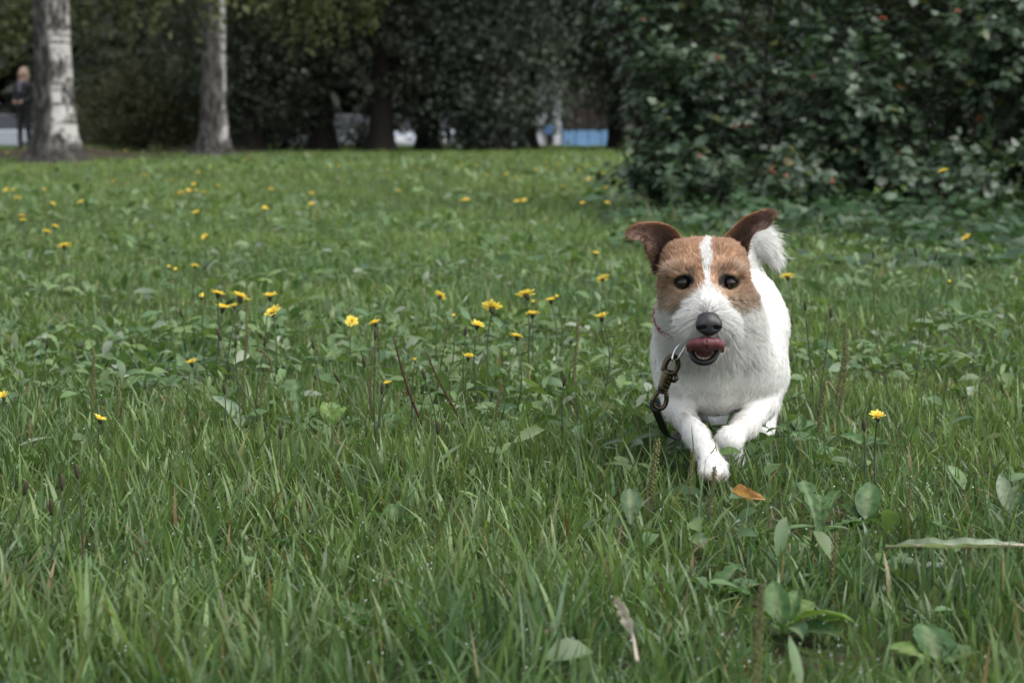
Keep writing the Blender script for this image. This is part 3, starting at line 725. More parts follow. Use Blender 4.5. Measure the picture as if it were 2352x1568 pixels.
# ------------------------------------------------------------------ cars on the street and the blue kiosk
def car(label, loc, rz, paint):
    e = tag(empty('parked_car', loc, rz), label, 'car', 'cars parked on the street behind the trees')
    prof = [(-2.05, .32), (-2.12, .55), (-2.05, .80), (-1.75, .90), (-1.05, .96), (-.85, .98), (1.25, .98), (1.75, .93), (2.05, .85), (2.12, .55), (2.02, .30)]
    def loft(prof, ys, sc):
        vs = []
        for y, s in zip(ys, sc):
            vs += [(x*s[0], y, z0*s[1]+s[2]) for x, z0 in prof]
        n = len(prof); q = []
        for i in range(len(ys)-1):
            for j in range(n):
                q.append((i*n+j, (i+1)*n+j, (i+1)*n+(j+1) % n, i*n+(j+1) % n))
        return vs, q, n
    vs, q, n = loft(prof, [-.86, -.82, -.6, 0, .6, .82, .86], [(.95, .9, .06), (.985, .97, .02), (1, 1, 0), (1, 1.02, 0), (1, 1, 0), (.985, .97, .02), (.95, .9, .06)])
    m = MB().add(vs, q); k = len(vs)
    vv = np.array(vs)
    for s0, sg in ((0, 1), (6*n, -1)):
        cc = vv[s0:s0+n].mean(0); m.add(np.vstack([vv[s0:s0+n], cc]), t=[(j, (j+1) % n, n)[::sg] for j in range(n)])
    obj('body', m.mesh('body', M[paint]), e)
    cab = [(-1.15, .97), (-.55, 1.40), (.75, 1.42), (1.45, .97)]
    vs, q, n = loft(cab, [-.72, -.66, .66, .72], [(1, 1, 0), (.97, 1.0, .0), (.97, 1.0, 0), (1, 1, 0)])
    for i in range(4):
        for j in (1, 2):
            x, y, zz = vs[i*n+j]; vs[i*n+j] = (x, y*.82, zz)
    mm = MB().add(vs, q); vv = np.array(vs)
    for s0, sg in ((0, 1), (3*n, -1)):
        mm.add(vv[s0:s0+n], q=[(0, 1, 2, 3)[::sg]])
    obj('windows', mm.mesh('windows', M['car_glass'], False), e)
    rf = MB().tube([(-.50, 0, 1.415), (-.2, 0, 1.43), (.5, 0, 1.44), (.72, 0, 1.425)], [.02, .02, .02, .02], 4)
    rf = MB(); gx = np.linspace(-.56, .78, 7); gy = np.linspace(-.60, .60, 5); X_, Y_ = np.meshgrid(gx, gy)
    Z_ = 1.415 + .035*(1-((X_-.1)/.75)**2)*(1-(Y_/.75)**2)+.004
    a = (np.arange(4)[:, None]*7+np.arange(6)[None]).ravel(); top = np.stack([X_.ravel(), Y_.ravel(), Z_.ravel()], 1)
    rf.add(top, np.stack([a, a+1, a+8, a+7], 1)); rf.add(top-[0, 0, .05], np.stack([a, a+7, a+8, a+1], 1))
    obj('roof', rf.mesh('roof', M[paint]), e)
    for sx, sy in ((-1.3, -.80), (1.3, -.80), (-1.3, .80), (1.3, .80)):
        w = obj('wheel', MB().tube([(sx, sy-.1, .31), (sx, sy-.09, .31), (sx, sy+.09, .31), (sx, sy+.1, .31)], [.27, .31, .31, .27], 18).mesh('wheel', M['tyre']), e)
        ys = sy-.106 if sy < 0 else sy+.106
        obj('rim', MB().tube([(sx, ys, .31), (sx, ys-.012*np.sign(-sy), .31)], [.19, .20], 14).mesh('rim', M['rim']), w)
    for sy in (-.62, .62):
        obj('headlight', MB().box((-2.11, sy-.16, .62), (-1.99, sy+.16, .76)).mesh('headlight', M['lamp_clear'], False), e)
        obj('taillight', MB().box((2.0, sy-.14, .66), (2.10, sy+.14, .82)).mesh('taillight', M['lamp_red'], False), e)
zS = -0.585
def street_x(u, Y): return float(W(u, 300, Y)[0])
car('pale car behind the black-clad person at the edge of the photo', (street_x(-20, 62), 62, zS), 0, 'white_paint')
car('white car seen through the gap left of the thick flared trunk', (street_x(800, 63), 63, zS), math.pi, 'white_paint')
car('white car behind the thick flared trunk, half hidden by low boughs', (street_x(985, 60.5), 60.5, zS), math.pi/2*0.97, 'white_paint')
car('silver car parked between the low boughs and the blue kiosk', (street_x(1130, 66), 66, zS), 0.05, 'silver_paint')

def kiosk():
    x0 = street_x(1222, 60); x1 = street_x(1412, 60); y0 = 60.0; zb = -0.60
    e = tag(empty('blue_kiosk', ((x0+x1)/2, y0+1, zb)), 'pale blue kiosk with a white end and dark window strip behind the trees', 'kiosk')
    xs = street_x(1292, 60)
    def part(name, mat, a, b, parent=e):
        o = obj(name, MB().box(a, b).mesh(name, M[mat], False), parent, world=(parent is e))
        if parent is not e: o.matrix_parent_inverse = parent.matrix_parent_inverse
        return o
    part('wall', 'brown_wood', (xs-.02, y0+.06, zb), (x1, y0+2.4, zb+2.5))
    n = 4; w = (x1-xs)/n
    for i in range(n):
        part('panel', 'blue_wall', (xs+i*w+.012, y0, zb), (xs+(i+1)*w-.012, y0+.055, zb+.98))
        fr = part('window', 'brown_wood', (xs+i*w+.03, y0+.02, zb+1.02), (xs+(i+1)*w-.03, y0+.055, zb+1.95))
        part('pane', 'car_glass', (xs+i*w+.07, y0+.012, zb+1.06), (xs+(i+1)*w-.07, y0+.018, zb+1.91), fr)
    part('roof', 'brown_wood', (x0-.15, y0-.35, zb+2.503), (x1+.15, y0+2.6, zb+2.66))
    part('end_wall', 'white_wall', (x0, y0+.10, zb), (xs-.024, y0+2.4, zb+2.5))
    part('door', 'brown_wood', (x0+.43, y0+.07, zb), (xs-.30, y0+.097, zb+2.0))
    part('corner_post', 'white_wall', (x0, y0-.02, zb), (x0+.30, y0+.09, zb+2.5))
    part('corner_post', 'white_wall', (xs-.26, y0-.02, zb), (xs-.05, y0+.09, zb+2.5))
    sx = (x0+xs)/2+.05
    sg = obj('sign', MB().tube([(sx, y0-.04, zb+1.05), (sx, y0-.075, zb+1.05)], [.20, .20], 20).mesh('sign', M['blue_sign'], False), e, world=True)
    part('counter', 'white_wall', (xs+.45, y0-.16, zb+.25), (xs+.95, y0-.003, zb+.52))
kiosk()

# ------------------------------------------------------------------ the person by the birch
def person():
    p0 = W(58, 345, 40.6); bx, by = float(p0[0]), 40.6; bz = float(ground_z(bx, by))
    Fd = Field((-.42, -.35, -.02), (.42, .35, 1.72), 0.016)
    # legs, weight on one foot, slightly turned
    for s, fy in ((-1, -.05), (1, .06)):
        Fd.chain([(s*.085, 0, .86), (s*.085, fy*.4-.02, .47), (s*.08, fy, .09)], [.088, .060, .043], .03)
        Fd.chain([(s*.08, fy+.02, .05), (s*.085, fy-.13, .035)], [.042, .034], .02)
    Fd.ell((0, 0, .90), (.165, .12, .13), .05); Fd.chain([(0, 0, .95), (0, -.01, 1.15), (0, 0, 1.30)], [.125, .128, .13], .06)
    Fd.ell((0, 0, 1.28), (.185, .11, .12), .05); Fd.cone((0, 0, 1.36), (0, -.01, 1.46), .055, .05, .03)
    Fd.ell((0, -.01, 1.545), (.075, .092, .112), .02); Fd.ell((0, -.10, 1.535), (.014, .02, .02), .012)      # head, nose
    for s in (-1, 1):
        Fd.ell((s*.076, 0, 1.54), (.012, .022, .03), .01)
        Fd.chain([(s*.19, 0, 1.32), (s*.235, .02, 1.08), (s*.13, -.16, .98)], [.055, .043, .032], .03)
        Fd.chain([(s*.13, -.16, .98), (s*.075, -.185, .965)], [.028, .024], .015)
        for f in range(4): Fd.cone((s*.075, -.185, .985-f*.014), (s*.02, -.20+.004*f, .98-f*.014), .010, .008, .004)
        Fd.cone((s*.09, -.18, .99), (s*.06, -.205, 1.01), .010, .009, .004)
    V, Qd = Fd.mesh()
    c = np.tile(np.array([.010, .011, .014]), (len(V), 1))
    z = V[:, 2]; hand = (np.abs(V[:, 0]) < .12) & (V[:, 1] < -.15) & (z > .9) & (z < 1.03)
    c[(z > 1.40)] = (.42, .26, .19); c[hand] = (.40, .25, .19)
    c[z < .86] = (.007, .007, .008); c[(z < .07)] = (.012, .012, .012)
    c[(z > 1.20) & (z < 1.41) & (np.abs(V[:, 0]) < .045) & (V[:, 1] < -.06)] = (.12, .11, .15)
    m, nt, p, out = new_mat('person_surface'); a = nt.nodes.new("ShaderNodeAttribute"); a.attribute_name = "col"
    nt.links.new(a.outputs["Color"], p.inputs["Base Color"]); p.inputs["Roughness"].default_value = .8
    e = tag(obj('person', np_mesh('person', V, Qd, None, m, True, c), None, (bx, by, bz)), 'person in black clothes with fair hair standing beside the thick birch', 'person')
    e.rotation_euler = (0, 0, R(-28))
    H = Field((-.2, -.2, 1.25), (.2, .2, 1.72), 0.012)
    H.ell((0, .015, 1.565), (.090, .105, .115), .02); H.ell((0, .05, 1.47), (.105, .07, .13), .03)
    for s in (-1, 1): H.cone((s*.078, -.03, 1.55), (s*.095, -.03, 1.38), .030, .022, .02)
    H.ell((0, -.12, 1.51), (.062, .10, .115), .012, True)
    V, Qd = H.mesh(); hm = plain('fair_hair', (.26, .19, .14), .6, noise=.3, scale=60)
    o = obj('hair', np_mesh('hair', V, Qd, None, hm), e)
    for s in (-1, 1):
        obj('eye', MB().tube([(s*.030, -.094, 1.555), (s*.030, -.101, 1.555)], [.011, .006], 8).mesh('eye', M['bud']), e)
    obj('mouth', MB().tube([(-.022, -.098, 1.492), (0, -.103, 1.490), (.022, -.098, 1.492)], [.003, .006, .003], 6).mesh('mouth', plain('lips', (.30, .12, .10), .5)), e)
person()
# ------------------------------------------------------------------ the big berry bush
def lobed_leaf(seed=0):
    """a five-lobed leaf, base at the origin, tip at +x, length 1, slightly folded along the midrib"""
    rng = np.random.default_rng(seed)
    ol = [(0, 0), (.10, .18), (.02, .42), (.26, .34), (.40, .56), (.58, .30), (.74, .30), (1.0, 0)]
    up = [(x, y*rng.uniform(.85, 1.15), abs(y)*.16 - .18*x*x) for x, y in ol]
    dn = [(x, -y*rng.uniform(.85, 1.15), abs(y)*.16 - .18*x*x) for x, y in ol[1:-1]]
    mid = [(.32, 0, -.02), (.66, 0, -.08)]
    v = np.array(up + dn + mid)           # 0..7 upper rim, 8..13 lower rim, 14, 15 midrib
    t = [(0, 14, 1), (1, 14, 2), (2, 14, 3), (3, 14, 4), (4, 14, 15), (4, 15, 5), (5, 15, 6), (6, 15, 7),
         (0, 8, 14), (8, 9, 14), (9, 10, 14), (10, 11, 14), (11, 15, 14), (11, 12, 15), (12, 13, 15), (13, 7, 15)]
    return v, np.array([(a, c, b) for a, b, c in t])
def bush():
    rng = np.random.default_rng(90)
    base = np.array([2.2, 11.0, 0.0])
    e = tag(empty('berry_bush', base), 'large dark bush with lobed leaves and red berries behind the dog', 'bush')
    lobes = [(.98, 10.75, .62, .50, .60, .62), (.98, 10.95, 1.45, .66, .60, .80), (1.75, 10.7, .75, .75, .65, .70), (1.9, 10.8, 1.75, .85, .70, .80), (2.7, 10.6, .85, .80, .70, .80),
             (2.9, 10.8, 1.80, .85, .70, .80), (3.7, 10.7, .95, .85, .75, .90), (4.0, 10.9, 1.90, .9, .75, .8), (4.9, 11.0, 1.2, .9, .8, 1.1), (1.5, 11.1, 2.1, .8, .7, .5), (3.2, 11.2, 2.3, .9, .7, .5),
             (1.05, 10.55, .30, .50, .50, .32), (1.85, 10.35, .30, .60, .55, .34), (2.7, 10.3, .32, .60, .55, .36), (3.5, 10.3, .34, .65, .55, .38), (4.3, 10.5, .36, .7, .55, .4),
             (1.3, 11.3, .35, .7, .4, .4), (2.3, 11.3, .35, .8, .4, .4), (3.3, 11.3, .35, .8, .4, .4), (4.3, 11.3, .35, .8, .4, .4), (2.4, 11.4, 1.3, 1.2, .4, .8), (3.6, 11.4, 1.3, 1.2, .4, .8),
             (.70, 10.8, 1.30, .42, .42, .55), (.80, 10.7, .66, .32, .36, .42),
             (1.35, 10.0, .22, .42, .45, .26), (2.15, 9.8, .24, .46, .45, .28), (2.95, 9.75, .26, .5, .45, .30), (1.7, 10.2, .62, .5, .45, .4), (.72, 10.55, .26, .30, .36, .28), (1.0, 10.2, .2, .36, .4, .22), (2.5, 10.1, .9, .55, .45, .5), (3.3, 10.0, .6, .5, .5, .45)]
    # stems
    for i, L in enumerate(lobes):
        for k in range(3):
            a = np.array([L[0] + rng.normal(0, .12), 11.05 + rng.normal(0, .12), -.03]); b = np.array(L[:3]) + rng.normal(0, .35, 3)*np.array(L[3:])
            p = limb_path(a, b, rng, .10, 8)
            obj('branch', MB().tube(p, np.linspace(.016, .004, 8), 5).mesh('branch', M['branch']), e, world=True)
    # twigs, each carrying leaves
    TW = []; LF = []
    wts = np.array([L[3]*L[5] for L in lobes]); wts /= wts.sum()
    nT = 9800
    for L, w in zip(lobes, wts):
        n = int(nT*w)
        dirs = rng.normal(0, 1, (n, 3)); dirs[:, 1] -= .55; dirs /= np.linalg.norm(dirs, axis=1)[:, None]
        depth = rng.uniform(.35, 1.0, n)
        lump = 0.74 + .52*vnoise(dirs[:, 0]*3+L[0]*7, dirs[:, 2]*3+dirs[:, 1], .7, 91)
        tip = np.array(L[:3]) + dirs*(depth*lump)[:, None]*np.array(L[3:])
        for dct, tp in zip(dirs, tip):
            if tp[2] < .03: continue
            g = dct*.8 + np.array([0, 0, .25]) + rng.normal(0, .35, 3); g /= np.linalg.norm(g)
            ln = rng.uniform(.14, .26)
            st = tp - g*ln
            TW.append((st, tp))
            nl = rng.integers(5, 9)
            side = np.cross(g, [0, 0, 1.0]); side /= np.linalg.norm(side) + 1e-9
            for q in range(nl):
                f = (q+1)/nl
                s = (-1)**q
                ax = g*.45 + side*s*.75*(1.15-f*.6) + np.array([0, 0, rng.normal(-.12, .25)]); ax /= np.linalg.norm(ax)
                nr = np.array([0, 0, 1.0])*.85 + np.array([dct[0], dct[1], 0])*.45 + rng.normal(0, .32, 3)
                LF.append((st + g*ln*f, ax, nr, rng.uniform(.034, .058)*(1.1 if f < .9 else .8)))
    P = np.array([l[0] for l in LF]); A = np.array([l[1] for l in LF]); N = np.array([l[2] for l in LF]); S = np.array([l[3] for l in LF])
    Bv = np.cross(N, A); Bv /= np.linalg.norm(Bv, axis=1)[:, None]; N = np.cross(A, Bv)
    uu, vv = UV(P)
    front = (uu > 1370) & (uu < 2360) & (vv > -10) & (vv < 470)
    # leaves on the near face of each patch of the bush are the ones that can be picked out
    key = np.full(len(P), 99.0); cells = {}
    for i in np.nonzero(front)[0]:
        c = (int(uu[i]//30), int(vv[i]//30)); j = cells.get(c)
        if j is None or P[i, 1] < P[j, 1]: cells[c] = i
    chosen = sorted(cells.values(), key=lambda i: P[i, 1]-0*i)[:300]
    ch = np.zeros(len(P), bool); ch[chosen] = True
    me_l = []
    for k in range(4):
        v, t = lobed_leaf(k); me_l.append(np_mesh('leaf', v, None, t, M['bush_part'], True))
    for k, i in enumerate(chosen):
        o = bpy.data.objects.new('leaf', me_l[k % 4])
        m = Matrix(((A[i, 0]*S[i], Bv[i, 0]*S[i], N[i, 0]*S[i], P[i, 0]), (A[i, 1]*S[i], Bv[i, 1]*S[i], N[i, 1]*S[i], P[i, 1]), (A[i, 2]*S[i], Bv[i, 2]*S[i], N[i, 2]*S[i], P[i, 2]), (0, 0, 0, 1)))
        link(o, e); o.matrix_parent_inverse = Matrix.Translation(e.location).inverted(); o.matrix_basis = m
    rest = np.nonzero(~ch)[0]
    # leaves deep inside or out at the back are simpler; the outer layer is fully lobed
    ymin = {}
    cu = (uu//36).astype(int); cv = (vv//36).astype(int)
    for i in range(len(P)):
        c = (cu[i], cv[i]); ymin[c] = min(ymin.get(c, 99.), P[i, 1])
    deep = np.array([P[i, 1] > ymin[(cu[i], cv[i])] + .22 for i in range(len(P))]) | (uu > 2500) | (vv < -160)
    sv = np.array([(0, 0, 0), (.42, .44, .06), (1, 0, -.18), (.42, -.44, .06)]); st_ = np.array([(0, 2, 1), (0, 3, 2)])
    lv = [lobed_leaf(k) for k in range(4)] + [(sv, st_)]; VV = []; TT = []; n0 = 0; CC = []
    outer = rest[~deep[rest]]; inner = rest[deep[rest]]
    for k in range(5):
        idx = outer[k::4] if k < 4 else inner; v, t = lv[k]; nv = len(v)
        w = P[idx][:, None, :] + S[idx][:, None, None]*(v[None, :, 0:1]*A[idx][:, None, :] + v[None, :, 1:2]*Bv[idx][:, None, :] + v[None, :, 2:3]*N[idx][:, None, :])
        VV.append(w.reshape(-1, 3)); TT.append((n0 + np.arange(len(idx))[:, None, None]*nv + t[None]).reshape(-1, 3)); n0 += len(idx)*nv
        m = rng.random(len(idx))[:, None]
        c = (1-m)*np.array([.038, .066, .042]) + m*np.array([.068, .108, .058])
        y_ = rng.random(len(idx)) < .03; c[y_] = np.array([.12, .14, .04])*rng.uniform(.6, 1.1, y_.sum())[:, None]
        r_ = rng.random(len(idx)) < .006; c[r_] = (.14, .06, .025)
        CC.append(np.repeat(c, nv, 0))
    o = obj('foliage', np_mesh('foliage', np.concatenate(VV), None, np.concatenate(TT), M['bush'], True, np.concatenate(CC)), e, world=True); o["kind"] = "stuff"
    tw = MB()
    for a, b in TW[::2]: tw.tube([a, (a+b)/2+rng.normal(0, .006, 3), b], [.0028, .0022, .0012], 3, cap=False)
    o = obj('twigs', tw.mesh('twigs', M['branch']), e, world=True); o["kind"] = "stuff"
    bm_ = plain('red_berry', (.30, .055, .025), .35, noise=.25)
    for (u, v) in ((1690, 305), (1850, 178), (1795, 342), (2200, 25), (1925, 405), (1768, 402), (1668, 138), (2010, 45), (1580, 355)):
        cand = np.nonzero(np.hypot(uu-u, vv-v) < 26)[0]
        if len(cand) == 0: continue
        i = cand[np.argmin(P[cand, 1])]; c0 = P[i] + np.array([0, -.03, -.012])
        mb = MB()
        for k in range(4):
            c = c0 + rng.normal(0, .008, 3); mb.tube([c-[0, 0, .006], c-[0, 0, .004], c, c+[0, 0, .004], c+[0, 0, .006]], [.001, .0036, .005, .0036, .001], 7)
        obj('berry_cluster', mb.mesh('berry_cluster', bm_), e, world=True)
bush()

# tall rough grass and weeds at the foot of the bush
def verge():
    rng = np.random.default_rng(95)
    n = 9000
    x = rng.uniform(.45, 4.2, n); y = rng.uniform(7.3, 10.6, n)
    k = rng.random(n) < np.clip((y - 7.2 - .9*(vnoise(x, y, .5, 96)-.5))/2.2, .03, 1) * np.clip((x-.35)/.6, 0.1, 1)
    x, y = x[k], y[k]; n = len(x)
    h = rng.uniform(.05, .125, n)*np.clip(.45 + (y-7.3)/2.6, .4, 1.25)*np.where(rng.random(n) < .06, 1.7, 1); w = rng.uniform(.004, .009, n); th = rng.uniform(0, 2*np.pi, n); lean = rng.uniform(.1, 1.1, n)
    tw = th + np.pi/2 + rng.normal(0, .5, n); z = ground_z(x, y); S = 4
    ver = np.zeros((n, S+1, 2, 3)); prof = [.8, 1, .85, .55, .06]
    for i, t in enumerate(np.linspace(0, 1, S+1)):
        hor = h*lean*t*t; up = h*(t-.35*lean*t*t)
        for s_, sg in enumerate((-1, 1)):
            ver[:, i, s_] = np.stack([x+np.cos(th)*hor+sg*np.cos(tw)*w*prof[i]/2, y+np.sin(th)*hor+sg*np.sin(tw)*w*prof[i]/2, z+up], 1)
    b = np.arange(n)[:, None]*(2*(S+1))
    q = np.concatenate([np.concatenate([b+2*i, b+2*i+1, b+2*i+3, b+2*i+2], 1) for i in range(S)])
    c = np.array([.050, .088, .034])*rng.uniform(.6, 1.3, n)[:, None]
    dry = rng.random(n) < .03; c[dry] = (.20, .17, .09)
    tag(obj('tall_grass', np_mesh('tall_grass', ver.reshape(-1, 3), q, None, M['grass'], True, np.repeat(c, 2*(S+1), 0))), 'taller rough grass along the foot of the bush', 'grass', kind='stuff')
    # broad weed leaves
    n = 5200
    x = rng.uniform(.4, 4.0, n); y = rng.uniform(6.6, 10.2, n)
    k = vnoise(x, y, .28, 97)*.6 + vnoise(x, y, .9, 98)*.4 > .50
    x, y = x[k], y[k]; n = len(x)
    C = np.stack([x, y, ground_z(x, y)+rng.uniform(.01, .15, n)*np.clip((y-6.4)/2.8, .25, 1)], 1)
    v, t = lobed_leaf(1); v = v*[1, .75, 1]; S_ = rng.uniform(.035, .085, n); nv = len(v)
    az = rng.uniform(0, 2*np.pi, n); A = np.stack([np.cos(az), np.sin(az), rng.normal(.15, .3, n)], 1); A /= np.linalg.norm(A, axis=1)[:, None]
    N = np.array([0, -.25, 1.0]) + rng.normal(0, .35, (n, 3)); B = np.cross(N, A); B /= np.linalg.norm(B, axis=1)[:, None]; N = np.cross(A, B)
    w = C[:, None]+S_[:, None, None]*(v[None, :, 0:1]*A[:, None]+v[None, :, 1:2]*B[:, None]+v[None, :, 2:3]*N[:, None])
    c = (np.array([.036, .078, .032])*rng.uniform(.55, 1.35, n)[:, None])  # leaf green darkened to carry the shade of the bush
    tag(obj('undergrowth', np_mesh('undergrowth', w.reshape(-1, 3), None, (np.arange(n)[:, None, None]*nv+t[None]).reshape(-1, 3), M['cover'], True, np.repeat(c, nv, 0))), 'broad leaved weeds crowding in front of the bush', 'weeds', kind='stuff')
verge()

# dew beads caught on the near grass
def dew():
    rng = np.random.default_rng(66); mb = MB(); n = 900
    y = rng.uniform(1.5, 3.4, n); x = rng.uniform(-1, 1, n)*(.262*y+.2)
    k = vnoise(x, y, .25, 67) > .42; x, y = x[k], y[k]
    z = ground_z(x, y)+rng.uniform(.018, .05, len(x))
    for p in zip(x, y, z):
        r = rng.uniform(.0006, .0013); p = np.array(p)
        mb.add([p+[r, 0, 0], p+[0, r, 0], p-[r, 0, 0], p-[0, r, 0], p+[0, 0, r], p-[0, 0, r]], t=[(0, 1, 4), (1, 2, 4), (2, 3, 4), (3, 0, 4), (1, 0, 5), (2, 1, 5), (3, 2, 5), (0, 3, 5)])
    m, nt, p, out = new_mat('dew_water'); p.inputs["Base Color"].default_value = (.9, .95, .95, 1); p.inputs["Roughness"].default_value = .03; p.inputs["Transmission Weight"].default_value = .6; p.inputs["IOR"].default_value = 1.33; p.inputs["Specular IOR Level"].default_value = 1.0
    tag(obj('dew_drops', mb.mesh('dew_drops', m)), 'tiny dew drops glinting low on the near grass blades', 'dew', kind='stuff')
dew()

# ------------------------------------------------------------------ yellow flowers
def petal_mesh(seed, open_=0.22, n=17):
    rng = np.random.default_rng(seed); mb = MB()
    for row, (cnt, L, lift) in enumerate(((n, 1.0, open_), (n-4, .72, open_+.28), (9, .42, open_+.7))):
        for i in range(cnt):
            a = 2*np.pi*(i+rng.uniform(-.25, .25))/cnt; l = L*rng.uniform(.82, 1.1)*.5; e = lift+rng.normal(0, .12)
            d = np.array([math.cos(a), math.sin(a), 0]); s = np.array([-math.sin(a), math.cos(a), 0]); w = .050+.02*(row == 0)
            ro = .05; z0 = .02*row
            pts = []
            for t, ww in ((0, .5), (.55, 1), (.92, .95), (1.0, .35)):
                c = d*(ro+l*t*math.cos(e)) + np.array([0, 0, z0+l*(t*math.sin(e)-.10*t*t)])
                pts += [c-s*w*ww, c+s*w*ww]
            col = np.array([.88, .73, .14])*rng.uniform(.88, 1.06) if row < 2 else np.array([.82, .56, .05])
            mb.add(pts, [(0, 1, 3, 2), (2, 3, 5, 4), (4, 5, 7, 6)], c=col)
    return mb.mesh('petals', M['petal'])
PET = [petal_mesh(1, .26), petal_mesh(2, .38), petal_mesh(3, .55), petal_mesh(4, 1.0, 12)]
_cal = MB().tube([(0, 0, -.34), (0, 0, -.26), (0, 0, -.12), (0, 0, -.02), (0, 0, .03)], [.03, .10, .15, .16, .10], 9).mesh('calyx', M['calyx'])
_unit_stem = MB().tube([(0, 0, 0), (.03, .01, .3), (.02, 0, .7), (0, 0, 1)], [.0016, .0015, .0013, .0013], 5, cap=False)
def flower(u, v, h, diam_px, var, label, group=None, lean=(0, 0), tilt=None, seed=0, dark=False):
    rng = np.random.default_rng(1000+seed)
    hd = G(u, v, h); Y = hd[1]; dm = 1.22*diam_px*Y/F
    bx, by = hd[0]+lean[0], hd[1]+lean[1]; bz = float(ground_z(bx, by))
    e = tag(empty('yellow_flower', (bx, by, bz)), label, 'flower', group)
    loc = hd - np.array([bx, by, bz])
    t = np.linspace(0, 1, 8)[:, None]
    bow = np.array([rng.normal(0, .008), rng.normal(0, .008), 0])
    path = loc*t + bow*np.sin(np.pi*t) - np.array([loc[0], loc[1], 0])*(t-t**2)*.5
    path[-1] = loc - np.array([0, 0, dm*.30])
    obj('stem', MB().tube(path, np.linspace(.0015, .0011, 8)*max(1, Y/5), 5).mesh('stem', M['stem']), e)
    rx, ry = tilt if tilt else (rng.normal(.16, .24), rng.normal(0, .24))
    for nm, me in (('petals', PET[var]), ('calyx', _cal)):
        o = obj(nm, me, e, loc); o.scale = (dm, dm, dm*(1 if var < 3 else 1.1)); o.rotation_euler = (rx, ry, rng.uniform(0, 6))
        if nm == 'petals': o["kind"] = "stuff"
    return e
near_fl = [
 (465, 683, .150, 17, 3, (.004, .0), 'half-closed yellow flower at the near-left end of the upper flower cluster'),
 (500, 674, .165, 30, 0, (-.012, .0), 'flat yellow flower highest in the cluster left of the dog, seen edge on'),
 (551, 682, .160, 40, 0, (-.03, .0), 'widest yellow flower of the cluster left of the dog, on a curved stem'),
 (512, 707, .135, 33, 1, (.0, .0), 'yellow flower tucked under the two tallest blooms of the cluster'),
 (537, 703, .135, 19, 2, (.004, .0), 'small yellow flower touching its larger neighbour inside the cluster'),
 (620, 680, .150, 31, 1, (-.006, .0), 'yellow flower standing apart above the end of the cluster'),
 (628, 717, .140, 33, 1, (-.004, .0), 'tilted yellow flower just below the one standing apart'),
 (441, 833, .105, 27, 2, (.004, .0), 'ragged yellow flower low in the grass below the cluster'),
 (808, 738, .105, 25, 0, (0, 0), 'flat yellow flower, first of a pair between cluster and brown stalk'),
 (862, 741, .105, 26, 0, (0, 0), 'flat yellow flower, second of a pair beside the dark bud'),
 (889, 881, .100, 23, 1, (.004, 0), 'small yellow flower alone beside the tall brown stalk'),
 (953, 828, .115, 14, 3, (0, 0), 'narrow yellow flower turned sideways between the two brown stalks'),
 (1010, 680, .145, 25, 1, (-.006, 0), 'small yellow flower above the forked bud stems'),
 (1043, 727, .125, 12, 3, (-.01, 0), 'tiny orange yellow bud flower beside the wide flower with a seed head'),
 (1076, 820, .115, 26, 2, (.0, 0), 'ragged yellow flower low beside the pale leaf under the wide bloom'),
 (1097, 747, .135, 28, 1, (.008, 0), 'yellow flower on a bent stem just below the wide bloom'),
 (1130, 707, .155, 40, 1, (.0, 0), 'widest yellow flower in the middle of the lawn, tilted to one side'),
 (1186, 772, .120, 28, 0, (0, 0), 'yellow flower, lowest of the loose group in the middle of the lawn'),
 (1208, 676, .150, 36, 0, (0, 0), 'yellow flower, highest of the loose group in the middle of the lawn'),
 (1223, 721, .130, 29, 0, (0, 0), 'flat yellow flower in the centre of the loose group'),
 (1266, 689, .140, 27, 0, (0, 0), 'flat yellow flower touching an orange one at the end of the loose group'),
 (1279, 683, .145, 13, 3, (0, 0), 'orange half-closed flower touching a flat yellow one'),
 (1224, 695, .138, 12, 3, (0, 0), 'closed orange flower between three open ones of the loose group'),
 (1384, 728, .140, 31, 2, (.0, 0), 'yellow cup-shaped flower above the tall seed spike beside the dog'),
 (1385, 640, .135, 25, 0, (0, 0), 'flat yellow flower on the lawn nearest to the dog ear'),
 (1369, 582, .130, 16, 1, (0, 0), 'small yellow flower farther back beside the dog ear'),
 (148, 565, .165, 27, 0, (-.006, 0), 'single flat yellow flower on a tall stem at the far left'),
 (388, 615, .130, 13, 3, (0, 0), 'orange small flower, first of a tight pair behind the cluster'),
 (403, 621, .125, 12, 3, (0, 0), 'yellow small flower, second of a tight pair behind the cluster'),
 (448, 611, .130, 17, 0, (0, 0), 'flat yellow flower just beside the tight pair'),
 (8, 911, .100, 26, 2, (0, 0), 'yellow flower cut by the left edge of the photo'),
 (228, 963, .090, 27, 2, (.006, 0), 'yellow flower low in the grass alone at the lower left'),
 (2015, 957, .085, 32, 2, (0, 0), 'cup-shaped yellow flower low in the grass to the right of the dog'),
 (1808, 635, .150, 27, 0, (0, 0), 'flat yellow flower directly beside the back of the dog'),
 (2220, 547, .160, 22, 1, (0, 0), 'tilted yellow flower in the shade before the bush'),
 (2167, 393, .330, 20, 0, (.0, .0), 'yellow flower on a tall stem against the dark bush'),
 (2180, 648, .105, 11, 3, (0, 0), 'tiny yellow flower among the weeds beyond the dog on the right'),
]
for i, (u, v, h, dpx, var, ln, lab) in enumerate(near_fl):
    flower(u, v, h, dpx, var, lab, 'yellow flowers near the dog', ln, None, i)
